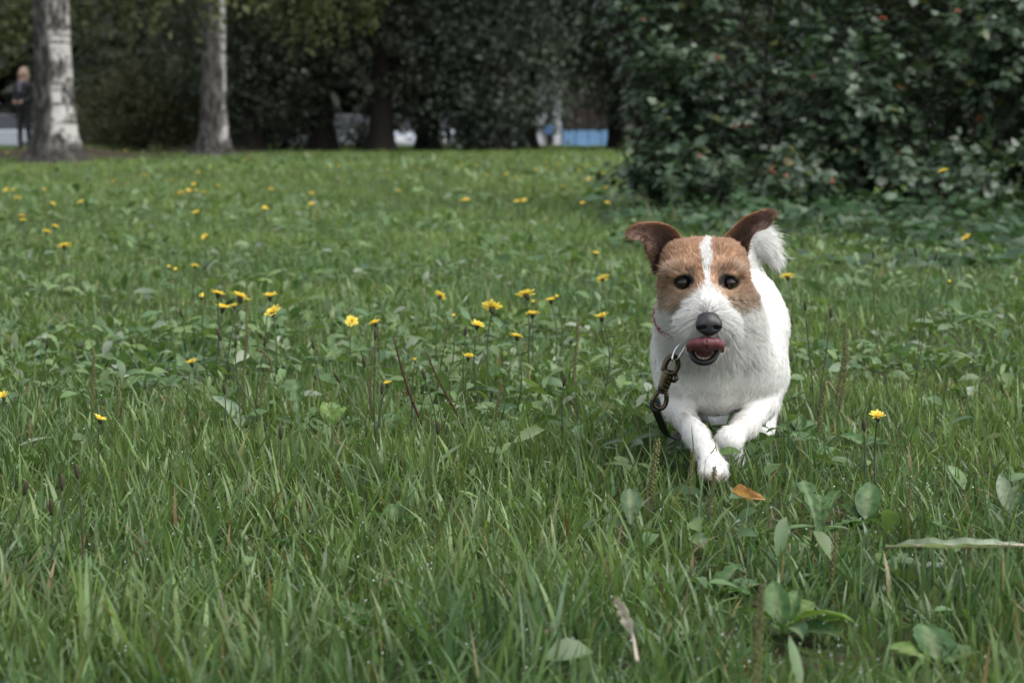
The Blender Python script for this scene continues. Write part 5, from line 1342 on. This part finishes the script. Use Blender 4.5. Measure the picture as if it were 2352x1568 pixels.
        for i in range(n-1):
            for j in range(m-1):
                x = i*m+j; f1 = (x, x+m, x+m+1, x+1); q.append(f1[::-1] if flip else f1); f2 = (k+x, k+x+1, k+x+m+1, k+x+m); q.append(f2[::-1] if flip else f2)
        rim = [(i*m, (i+1)*m) for i in range(n-1)] + [((n-1)*m+j, (n-1)*m+j+1) for j in range(m-1)] + [((i+1)*m+m-1, i*m+m-1) for i in range(n-2, -1, -1)]
        for x, y in rim: q.append((x, y, k+y, k+x) if flip else (k+x, k+y, y, x))
        return v, np.array(q), front, nr, back
    earL = ear([(1572, 552), (1558, 533), (1541, 518), (1507, 509), (1474, 511), (1450, 519), (1441, 532)], [(1506, 632), (1496, 600), (1486, 580), (1479, 557), (1473, 549), (1459, 553), (1444, 545)],
               [2.660, 2.648, 2.625], [2.668, 2.640, 2.612], .020)
    earR = ear([(1655, 552), (1678, 529), (1698, 508), (1719, 494), (1745, 483), (1766, 478), (1777, 487)], [(1715, 606), (1716, 575), (1724, 549), (1733, 530), (1758, 527), (1773, 511), (1778, 496)],
               [2.660, 2.660, 2.648], [2.668, 2.650, 2.632], .018)
    VV = [V]; QQ = [Qd]; n0 = nb
    for E in (earL, earR):
        VV.append(E[0]); QQ.append(E[1]+n0); n0 += len(E[0])
    V = np.concatenate(VV); Qd = np.concatenate(QQ)
    # ---- coat markings: by place on the dog
    def coat(p, jit=0.0):
        u, v = UV(p); Y = p[:, 1]
        jit = np.random.default_rng(9).normal(0, 1, len(p))*jit
        n = len(p)
        w = vnoise(u, v, 9, 301)-.5; w2 = vnoise(u, v, 22, 302)-.5
        col = np.tile(np.array([.73, .725, .70]), (n, 1))
        head = (Y < 2.715) & (v < 720) & (np.abs(u-1615) < 125) & (v > 530)
        vb = 652 + np.minimum(np.abs(u-1625)*.80, 52) + 10*w + 8*w2 + 6*jit
        mask = smoothstep(7, -7, v-vb)
        # the white blaze
        bc = np.interp(v, [545, 567, 590, 615, 640, 660], [1628, 1620, 1625, 1624, 1623.5, 1625]); bw = np.interp(v, [540, 548, 567, 590, 615, 640, 662, 680], [3, 6.5, 14, 13, 9, 5.0, 10, 30])
        mask = mask*smoothstep(-3, 3, np.abs(u-bc)-bw+4*w+2.2*jit)
        side = smoothstep(2.675, 2.71, Y + .02*w); mask = mask*(1-side)
        mask = np.where(head, mask, 0)
        br = np.array([.45, .285, .180])*(1-.0)+0*col
        lowm = smoothstep(655, 690, v)[:, None]; br = br*(1-lowm)+np.array([.48, .36, .26])*lowm
        br = br*(1+.28*(vnoise(u, v, 30, 303)-.5))[:, None]
        temple = smoothstep(60, 100, np.abs(u-1615))[:, None]*.25; br = br*(1-temple)
        # pale brow streaks
        for ux, ang in ((1551, .35), (1690, -.35)):
            bx = (u-ux); by = (v-617)-bx*(-ang)
            st = np.exp(-(bx/24)**2-(by/7)**2)[:, None]*.65*(1+w[:, None]); br = br*(1-st)+np.array([.62, .52, .43])*st
        # dark smudges inside the eyes
        for ux, vx in ((1586, 632), (1659, 632)):
            sm = np.exp(-((u-ux)/15)**2-((v-vx)/17)**2)[:, None]*.85; br = br*(1-sm)+np.array([.045, .032, .025])*sm
        col = col*(1-mask[:, None])+br*mask[:, None]
        # black rims of the eyes
        for ux in (1570, 1674):
            sgn = 1 if ux > 1620 else -1
            uu = (u-ux-sgn*-1.5); rr = np.sqrt((uu/25)**2+((v-648+sgn*-.06*uu)/18)**2)
            k = smoothstep(1.12, .86, rr)[:, None]*((Y < 2.66) & head)[:, None]; col = col*(1-k)+np.array([.012, .010, .009])*k
        # grey nose bridge above the nose leather
        sm = np.exp(-((u-1626)/17)**2-((v-716)/14)**2)[:, None]*.55*((Y < 2.58))[:, None]; col = col*(1-sm)+np.array([.13, .12, .115])*sm
        # pink-grey tone on throat, arm pits and belly
        thin = ((Y > 2.68) & (Y < 3.0)).astype(float)*smoothstep(880, 960, v)*smoothstep(115, 60, np.abs(u-1640))
        col = col*(1-.35*thin[:, None])+np.array([.42, .37, .32])*.35*thin[:, None]
        # mouth corners
        mo = ((Y < 2.60) & (v > 789) & (np.abs(u-1617) < 28) & (v < 812))[:, None]; col = np.where(mo, np.array([.10, .03, .03]), col)
        lip = ((Y < 2.585) & (v > 812) & (v < 850) & (np.abs(u-1617) < 31))[:, None]; col = np.where(lip, np.array([.014, .013, .013]), col)
        toe = ((v > 1084) & (Y < 2.60))[:, None]; col = np.where(toe, col*np.array([.9, .8, .75]), col)
        return col, mask
    colr, _ = coat(V)
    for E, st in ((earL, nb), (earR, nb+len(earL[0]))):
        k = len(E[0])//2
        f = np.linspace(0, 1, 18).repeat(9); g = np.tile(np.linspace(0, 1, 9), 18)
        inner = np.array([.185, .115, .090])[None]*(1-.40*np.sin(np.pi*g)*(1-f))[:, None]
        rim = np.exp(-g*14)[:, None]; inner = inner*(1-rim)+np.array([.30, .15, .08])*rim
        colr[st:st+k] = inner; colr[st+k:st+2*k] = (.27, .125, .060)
    m, nt, p, out = new_mat('dog_skin'); a = nt.nodes.new("ShaderNodeAttribute"); a.attribute_name = "col"
    nt.links.new(a.outputs["Color"], p.inputs["Base Color"]); p.inputs["Roughness"].default_value = .75; p.inputs["Specular IOR Level"].default_value = .2
    b0 = np.array([.30, 2.80, 0.0])
    e = tag(obj('dog', np_mesh('dog', V-b0, Qd, None, m, True, colr), None, b0), 'white terrier with brown mask and ears running through the grass toward us', 'dog')
    # ---- the fur
    rng = np.random.default_rng(77)
    tri = np.concatenate([Qd[:, [0, 1, 2]], Qd[:, [0, 2, 3]]])
    a_, b_, c_ = V[tri[:, 0]], V[tri[:, 1]], V[tri[:, 2]]
    fn = np.cross(b_-a_, c_-a_); ar = np.linalg.norm(fn, axis=1)/2; fn /= (2*ar[:, None]+1e-12)
    cen = (a_+b_+c_)/3; view = np.array([0, 0, CAM_H])-cen; view /= np.linalg.norm(view, axis=1)[:, None]
    uc, vc = UV(cen)
    headt = (cen[:, 1] < 2.70) & (vc < 840)
    wgt = ar*np.where(headt, 3.8, 1.0); wgt[(tri[:, 0] >= nb)] *= 1.3
    isear = np.zeros(len(tri), bool); isear[:] = tri[:, 0] >= nb
    n = 150000
    pick = rng.choice(len(tri), n, p=wgt/wgt.sum())
    r1 = np.sqrt(rng.random(n)); r2 = rng.random(n)
    root = a_[pick]*(1-r1)[:, None]+b_[pick]*(r1*(1-r2))[:, None]+c_[pick]*(r1*r2)[:, None]
    nor = Fd.grad(root); er = isear[pick]; nor[er] = fn[pick][er]
    u, v = UV(root); Y = root[:, 1]
    col, mask = coat(root, 1.0)
    # ear hair keeps the flap's own colour
    ecol = (colr[tri[pick, 0]]+colr[tri[pick, 1]]+colr[tri[pick, 2]])/3; col[er] = ecol[er]
    hd = (Y < 2.715) & (v < 850) & ~er
    d_ = np.tile(np.array([.0, .75, -.65]), (n, 1))                                  # body: back and down
    chest = (Y < 2.80) & (v > 760) & ~hd; d_[chest] = (0, .12, -1)
    # forelegs: down the leg
    leg1 = (v > 925) & (u < 1665) & (Y < 2.76); d_[leg1] = (.35, -.45, -.8)
    leg2 = (v > 925) & (u >= 1640) & (Y < 2.80) & ~leg1; d_[leg2] = (-.6, -.35, -.7)
    nose = W(1626, 735, 2.520)
    rad = root-nose; rad /= np.linalg.norm(rad, axis=1)[:, None]
    hdir = rad + np.array([0, .35, 0])
    hdir[(v > 690)] += np.array([0, .1, -.55])
    d_[hd] = hdir[hd]
    tail = (Y > 3.06) & (v < 640)
    tp = np.array(tailp); tt = np.argmin(np.linalg.norm(root[:, None]-tp[None, :], axis=2), axis=1); tdir = np.gradient(tp, axis=0); d_[tail] = tdir[tt][tail]/np.linalg.norm(tdir[tt][tail], axis=1)[:, None]
    if True:
        ed = np.zeros((n, 3)); ed[:] = (0, 0, .3)
        left = u < 1600
        ed[left] = (-1, 0, .25); ed[~left] = (1, 0, .45); d_[er] = ed[er]
    d_ /= np.linalg.norm(d_, axis=1)[:, None]+1e-9
    tan = d_-nor*(d_*nor).sum(1)[:, None]; tan /= np.linalg.norm(tan, axis=1)[:, None]+1e-9
    L = np.full(n, .0058); lift = np.full(n, .17)
    L[chest] = .0062; L[leg1 | leg2] = .0075; lift[leg1 | leg2] = .18
    L[hd] = .0062; lift[hd] = .22
    fore = hd & (v < 625); L[fore] = .0068; lift[fore] = .34
    muz = hd & (v > 690); L[muz] = .0125; lift[muz] = .36
    chk = hd & (np.abs(u-1615) > 78) & (v > 610); L[chk] = .0095; lift[chk] = .34
    brow = hd & (np.hypot((np.abs(u-1620)-65)/24, (v-618)/10) < 1); L[brow] = .013
    bridge = hd & (np.abs(u-1624) < 20) & (v > 640) & (v < 720); L[bridge] = .008
    for ux in (1570, 1674):
        ne = hd & (np.hypot((u-ux)/30, (v-648)/23) < 1); L[ne] = .0038; lift[ne] = .25
    L[tail] = .020; lift[tail] = .42
    L[er] = .0050; lift[er] = .22
    dead = hd & ((v > 786) & (np.abs(u-1617) < 34) & (Y < 2.60))        # lips and mouth are bare
    for ux in (1570, 1674): dead |= hd & (np.hypot((u-ux)/21, (v-648)/14.5) < 1)
    dead |= (np.hypot((u-1628)/27, (v-745)/24) < 1) & (Y < 2.56)
    ruff = rng.random(n) < .10; L = np.where(ruff & ~er, L*1.35, L); lift = lift*np.where(ruff, 1.35, 1)
    L *= rng.uniform(.6, 1.2, n)
    keep = ~dead & (root[:, 2] > .012)
    root, nor, tan, L, lift, col = root[keep], nor[keep], tan[keep], L[keep], lift[keep], col[keep]; n = len(root)
    rnd = rng.normal(0, .16, (n, 3)); K = 5
    clump = np.stack([vnoise(u[keep], v[keep], 7, 311), vnoise(u[keep], v[keep], 7, 312), vnoise(u[keep], v[keep], 7, 313)], 1)-.5
    pts = np.zeros((n, K, 3))
    dir_ = tan+nor*lift[:, None]+rnd+clump*np.where(muz[keep], .25, .40)[:, None]; dir_ /= np.linalg.norm(dir_, axis=1)[:, None]
    for k in range(K):
        t = k/(K-1)
        pts[:, k] = root - nor*.0004 + dir_*(L*t)[:, None] + (tan*.30+np.array([0, 0, -.12]))*(L*t*t)[:, None]
    hc = bpy.data.hair_curves.new('fur'); hc.add_curves([K]*n)
    hc.attributes['position'].data.foreach_set('vector', (pts-b0).astype(np.float32).ravel())
    rad_ = hc.attributes.get('radius') or hc.attributes.new('radius', 'FLOAT', 'POINT')
    base_r = np.where(L > .02, .00033, np.where(L < .006, .00024, .00028))
    rad_.data.foreach_set('value', (base_r[:, None]*np.array([1, .95, .8, .55, .15])[None]).astype(np.float32).ravel())
    hcol = np.ones((n, 4), np.float32); mk = mask[keep]; rv = rng.random(n)
    col = np.where((mk*(rv < .16))[:, None] > .5, col*.65+np.array([.58, .46, .35])*.35, col); col = np.where((mk*(rv > .74))[:, None] > .5, col*np.array([.90, .84, .80]), col)
    hcol[:, :3] = col*rng.uniform(.84, 1.10, n)[:, None]; hcol[:, :3] = np.clip(hcol[:, :3], 0, .80)
    at = hc.attributes.new('col', 'FLOAT_COLOR', 'CURVE'); at.data.foreach_set('color', hcol.ravel())
    fm, nt, p, out = new_mat('fur'); a = nt.nodes.new("ShaderNodeAttribute"); a.attribute_name = "col"
    nt.links.new(a.outputs["Color"], p.inputs["Base Color"]); p.inputs["Roughness"].default_value = .55; p.inputs["Specular IOR Level"].default_value = .25
    tr = nt.nodes.new("ShaderNodeBsdfTranslucent"); nt.links.new(a.outputs["Color"], tr.inputs["Color"])
    mx = nt.nodes.new("ShaderNodeMixShader"); mx.inputs[0].default_value = .3; nt.links.new(p.outputs[0], mx.inputs[1]); nt.links.new(tr.outputs[0], mx.inputs[2]); nt.links.new(mx.outputs[0], out.inputs["Surface"])
    hc.materials.append(fm)
    ho = bpy.data.objects.new('fur', hc); link(ho, e)
    # ---- eyes, nose, mouth
    inv = Matrix.Translation(e.location).inverted()
    def part(name, me, parent=None):
        o = bpy.data.objects.new(name, me); link(o, parent or e); o.matrix_parent_inverse = inv; 
        if parent is not None: o.matrix_parent_inverse = Matrix.Identity(4)
        return o
    def ball(cn, r, mat, name, squash=(1, 1, 1), n=20, m=12):
        th = np.linspace(0, np.pi, m); ph = np.linspace(0, 2*np.pi, n, endpoint=False)
        P = np.array([[math.sin(t)*math.cos(q), -math.cos(t), math.sin(t)*math.sin(q)] for t in th for q in ph])*r*np.array(squash)
        q = [(i*n+j, i*n+(j+1) % n, (i+1)*n+(j+1) % n, (i+1)*n+j) for i in range(m-1) for j in range(n)]
        return np_mesh(name, P+cn, q, None, mat)
    eye_m, nt, p, out = new_mat('dog_eye'); p.inputs["Base Color"].default_value = (.012, .007, .005, 1); p.inputs["Roughness"].default_value = .03; p.inputs["Specular IOR Level"].default_value = .5
    iris_m = plain('dog_iris', (.018, .009, .005), .03, spec=.5, noise=.3, scale=400)
    rim_m = plain('eye_rim', (.010, .009, .009), .55, spec=.3)
    for i, e_ in enumerate(eyes):
        eo = part('eye', ball(e_+np.array([0, -.0033, 0]), .0090, eye_m, 'eye'))
        cap = lambda r0, a1, nm_, mt: np_mesh(nm_, np.array([e_+np.array([0, -.0033, 0])+r0*np.array([math.sin(a1*i_/6)*math.cos(q_), -math.cos(a1*i_/6), math.sin(a1*i_/6)*math.sin(q_)]) for i_ in range(7) for q_ in np.linspace(0, 2*np.pi, 20, endpoint=False)]),
                      [(i_*20+j_, i_*20+(j_+1) % 20, (i_+1)*20+(j_+1) % 20, (i_+1)*20+j_) for i_ in range(6) for j_ in range(20)], None, mt)
        part('iris', cap(.00908, .80, 'iris', iris_m), eo); part('pupil', cap(.00914, .40, 'pupil', eye_m), eo)
        lid = []
        for q in np.linspace(0, 2*np.pi, 28, endpoint=False):
            lid.append(e_+np.array([.0108*math.cos(q), -.0062-.0026*math.sin(q)+.0052*abs(math.cos(q))**2, (.0050 if math.sin(q) > 0 else .0064)*math.sin(q)+.0014*(1 if i else -1)*math.cos(q)]))
        lid.append(lid[0]); part('eyelid', MB().tube(lid, [.0021+.0009*max(0, math.sin(q)) for q in np.linspace(0, 2*np.pi, 29)], 8, cap=False).mesh('eyelid', rim_m), eo)
    N = Field(W(1628, 745, 2.52)-.03, W(1628, 745, 2.52)+.03, .0011); nc = W(1628, 744, 2.522)
    N.ell(nc, (.0155, .0125, .0125), .004); N.ell(nc+np.array([0, .006, .008]), (.0135, .010, .007), .006); N.ell(nc+np.array([0, -.002, -.009]), (.0085, .009, .006), .006)
    for s in (-1, 1):
        N.ell(nc+np.array([s*.0100, -.003, -.001]), (.0070, .0085, .0085), .004)
        N.ell(nc+np.array([s*.0078, -.0125, -.0040]), (.0032, .0065, .0026), .002, True); N.ell(nc+np.array([s*.0125, -.009, -.0050]), (.0035, .006, .0014), .002, True)
    N.cone(nc+np.array([0, -.0145, .004]), nc+np.array([0, -.013, -.013]), .0007, .0008, .002, True)
    Vn, Qn = N.mesh()
    nm = plain('nose_leather', (.014, .014, .016), .46, spec=.45, noise=.3, scale=900)
    part('nose', np_mesh('nose', Vn, Qn, None, nm))
    T = Field(W(1620, 790, 2.53)-np.array([.04, .05, .03]), W(1620, 790, 2.53)+np.array([.04, .05, .03]), .0011)
    arc = [c(1582, 804, 2.5345), c(1586, 792, 2.528), c(1600, 787, 2.521), c(1622, 786, 2.517), c(1644, 787, 2.521), c(1655, 792, 2.528), c(1659, 805, 2.5345)]
    T.chain(arc, [.0030, .0046, .0050, .0051, .0050, .0046, .0030], .004)
    T.ell(c(1621, 792, 2.525), (.0185, .0058, .0064), .008)
    T.chain([c(1621, 790, 2.524), c(1620, 800, 2.545), c(1620, 806, 2.575)], [.0090, .0085, .0080], .006)
    T.cone(c(1622, 779, 2.5120), c(1622, 801, 2.5155), .0009, .0009, .003, True)
    Vt, Qt = T.mesh()
    tm = plain('tongue', (.120, .038, .044), .50, spec=.3, coat=.05, noise=.25, scale=350)
    part('tongue', np_mesh('tongue', Vt, Qt, None, tm))
    lipc = [c(1586, 797, 2.568), c(1588, 812, 2.553), c(1596, 826, 2.5435), c(1607, 832, 2.539), c(1617, 834, 2.5375), c(1627, 832, 2.539), c(1637, 826, 2.5435), c(1645, 812, 2.553), c(1647, 797, 2.568)]
    lp = resample(np.array(lipc), 26)
    part('lower_lip', MB().tube(lp, .0044, 9).mesh('lower_lip', plain('lip', (.014, .012, .013), .5, spec=.35)))
    part('mouth_lining', ball(c(1617, 815, 2.562), 1, plain('mouth_lining', (.16, .035, .03), .35), 'mouth_lining', (.0140, .016, .0085)))
    te = MB(); tc_ = resample(np.array([c(1595, 812, 2.5535), c(1603, 823, 2.546), c(1617, 827, 2.543), c(1631, 823, 2.546), c(1639, 812, 2.5535)]), 12)
    for i, q in enumerate(tc_):
        h = .0042 if i in (1, 10) else .0026
        te.tube([q+[0, 0, -.0015], q+[0, 0, h*.5], q+[0, 0, h]], [.0014, .0013, .0005], 6)
    part('teeth', te.mesh('teeth', plain('teeth', (.70, .66, .52), .3, noise=.05)))
    wk = MB(); rngk = np.random.default_rng(5)
    for s in (-1, 1):
        for k in range(7):
            a0 = c(1626+s*rngk.uniform(38, 58), rngk.uniform(735, 765), 2.548)
            tip = a0+np.array([s*rngk.uniform(.03, .055), .01, rngk.uniform(-.03, .015)])
            wk.tube([a0, (a0+tip)/2+[0, 0, .004], tip], [.00022, .00018, .00006], 4)
    part('whiskers', wk.mesh('whiskers', plain('whisker', (.12, .11, .10), .5)))["kind"] = "stuff"
    # ---- collar fitted round the neck
    cN = W(1630, 735, 2.715); axis = W(1612, 640, 2.655)-W(1645, 815, 2.775); axis /= np.linalg.norm(axis)
    e1 = np.array([1.0, 0, 0]); e1 -= axis*(axis@e1); e1 /= np.linalg.norm(e1); e2 = np.cross(axis, e1)
    pL, pB, pR = W(1524, 735, 2.715), W(1572, 795, 2.650), W(1700, 680, 2.715)
    axis = np.cross(pB-pL, pR-pL); axis /= np.linalg.norm(axis); axis = axis if axis[2] > 0 else -axis
    e1 = pR-pL; e1 /= np.linalg.norm(e1); e2 = np.cross(axis, e1)
    cN = W(1618, 730, 2.715); cN = cN-axis*((cN-pL)@axis)
    ang = np.linspace(0, 2*np.pi, 56, endpoint=False); ringp = []
    for q in ang:
        dr = math.cos(q)*e1+math.sin(q)*e2; rr = np.linspace(.03, .13, 120)
        sd = Fd.sample(cN+dr[None]*rr[:, None]); k = np.nonzero(sd > .0015)[0]; ringp.append(rr[k[0]] if len(k) else .09)
    ringp = np.minimum(np.array(ringp), .078) - .014*np.clip(np.cos(ang), 0, 1)**.5 - .0025
    for _ in range(3): ringp = .5*ringp+.25*(np.roll(ringp, 1)+np.roll(ringp, -1))
    cm, nt, p, out = new_mat('tartan_collar'); tcn = nt.nodes.new("ShaderNodeTexCoord"); wv = nt.nodes.new("ShaderNodeTexWave"); wv.inputs["Scale"].default_value = 70; wv.inputs["Distortion"].default_value = .5
    nt.links.new(tcn.outputs["Object"], wv.inputs["Vector"]); cr = nt.nodes.new("ShaderNodeMix"); cr.data_type = 'RGBA'; cr.inputs["A"].default_value = (.30, .02, .025, 1); cr.inputs["B"].default_value = (.05, .015, .02, 1)
    mr = nt.nodes.new("ShaderNodeMapRange"); mr.inputs["From Min"].default_value = .6; mr.inputs["From Max"].default_value = .75; nt.links.new(wv.outputs["Fac"], mr.inputs["Value"]); nt.links.new(mr.outputs[0], cr.inputs["Factor"]); nt.links.new(cr.outputs["Result"], p.inputs["Base Color"]); p.inputs["Roughness"].default_value = .8
    vs = []
    for q, rr in zip(ang, ringp):
        dr = math.cos(q)*e1+math.sin(q)*e2
        for rad2, ax in ((0, -.0055), (.0026, -.0055), (.0026, .0055), (0, .0055)): vs.append(cN+dr*(rr+rad2+.0008)+axis*ax)
    nA = len(ang); q = [(i*4+j, i*4+(j+1) % 4, ((i+1) % nA)*4+(j+1) % 4, ((i+1) % nA)*4+j) for i in range(nA) for j in range(4)]
    part('collar', np_mesh('collar', vs, q, None, cm, False))
    return Fd, b0
DOG_FIELD, _ = dog()

# ------------------------------------------------------------------ the leash
def leash():
    dk = 2.634
    c = lambda u, v, Y=dk: W(u, v, Y)
    br = plain('antique_brass', (.085, .068, .046), .25, metal=1.0, noise=.25, scale=120); sv = plain('bright_ring', (.72, .72, .70), .18, metal=1.0, noise=.05); bl = plain('black_webbing', (.012, .012, .014), .6, noise=.3, scale=300)
    e = tag(empty('leash', c(1520, 965, 2.70)*[1, 1, 0]), 'black leash with antique brass snap hook hanging from the dog collar', 'leash')
    def part(name, me, parent=None):
        o = bpy.data.objects.new(name, me); link(o, parent or e)
        if parent is None: o.matrix_parent_inverse = Matrix.Translation(e.location).inverted()
        return o
    # long ring from the collar
    p0, p1 = c(1568, 786, 2.636), c(1551, 826, 2.630); mid = (p0+p1)/2; ax = (p1-p0)/2; ay = np.array([.0075, .004, .0035])
    part('collar_ring', MB().ring(mid, ax*1.05, ay, .0019, 28, 8).mesh('collar_ring', sv))
    # snap hook body, drawn along its own axis (top = hook eye, bottom = swivel loop)
    top, bot = c(1548, 820), c(1512, 935); A = (bot-top); Ln = np.linalg.norm(A); A /= Ln; S = np.cross(A, [0, 1.0, 0]); S /= np.linalg.norm(S); D = np.cross(S, A)
    X = lambda a, s, d=0: top + A*a*Ln + S*s + D*d
    hook = [X(.30, -.0075), X(.16, -.0088), X(.03, -.0062), X(-.03, .0), X(.03, .0065), X(.14, .0090), X(.25, .0080), X(.33, .0060)]
    h = part('snap_hook', MB().tube(resample(np.array(hook), 26), np.linspace(.0043, .0035, 26), 10).mesh('snap_hook', br))
    bd = MB(); zz = np.linspace(.26, .72, 15); rr = 1.22*np.array([.0062, .0070, .0072, .0066, .0072, .0066, .0070, .0064, .0068, .0062, .0066, .0060, .0060, .0056, .0045])
    bd.tube([X(z, -.0012) for z in zz], rr, 14); part('barrel', bd.mesh('barrel', br), h)
    part('trigger', MB().tube([X(.30, .0085, -.002), X(.37, .0115, -.003), X(.43, .0100, -.002), X(.46, .0060, 0)], [.0022, .0034, .0030, .0016], 9).mesh('trigger', br), h)
    for k in range(4):
        z = .36+.085*k; part('rib', MB().tube([X(z-.012, -.0078, -.001), X(z, -.004, -.0068), X(z+.022, .002, -.0078), X(z+.04, .0058, -.005)], [.0007, .0011, .0011, .0007], 6).mesh('rib', br), h)
    sw = part('swivel_loop', MB().tube(resample(np.array([X(.70, -.0058), X(.84, -.0096), X(.98, -.0085), X(1.04, .0), X(.98, .0080), X(.84, .0085), X(.70, .0048)]), 22), .0033, 9).mesh('swivel_loop', br))
    part('neck', MB().tube([X(.66, -.001), X(.70, -.001), X(.73, -.001)], [.0050, .0066, .0058], 12).mesh('neck', br), sw)
    # webbing: loops through the swivel, runs down and back past the leg and trails in the grass
    P = resample(np.array([X(.95, -.0075, -.002), c(1502, 925, 2.640), c(1507, 945, 2.655), c(1519, 972, 2.69), c(1530, 1000, 2.76), [.235, 2.84, .018], [.29, 3.05, .010], [.36, 3.4, .008], [.42, 3.8, .008]]), 60)
    T_ = np.gradient(P, axis=0); T_ /= np.linalg.norm(T_, axis=1)[:, None]; sd = np.cross(T_, np.array([.35, .9, .15])); sd /= np.linalg.norm(sd, axis=1)[:, None]; nn = np.cross(sd, T_)
    v = []
    for i in range(60):
        for s, d2 in ((-1, -1), (1, -1), (1, 1), (-1, 1)): v.append(P[i]+sd[i]*s*.0060+nn[i]*d2*.0010)
    q = [(i*4+j, i*4+(j+1) % 4, (i+1)*4+(j+1) % 4, (i+1)*4+j) for i in range(59) for j in range(4)]+[(0, 3, 2, 1), (236, 237, 238, 239)]
    part('strap', np_mesh('strap', v, q, None, bl, False))
    lp = MB().ring(X(.97, -.0050), S*.0052+A*.002, A*.0070, .0030, 18, 8); part('strap_loop', lp.mesh('strap_loop', bl))
leash()
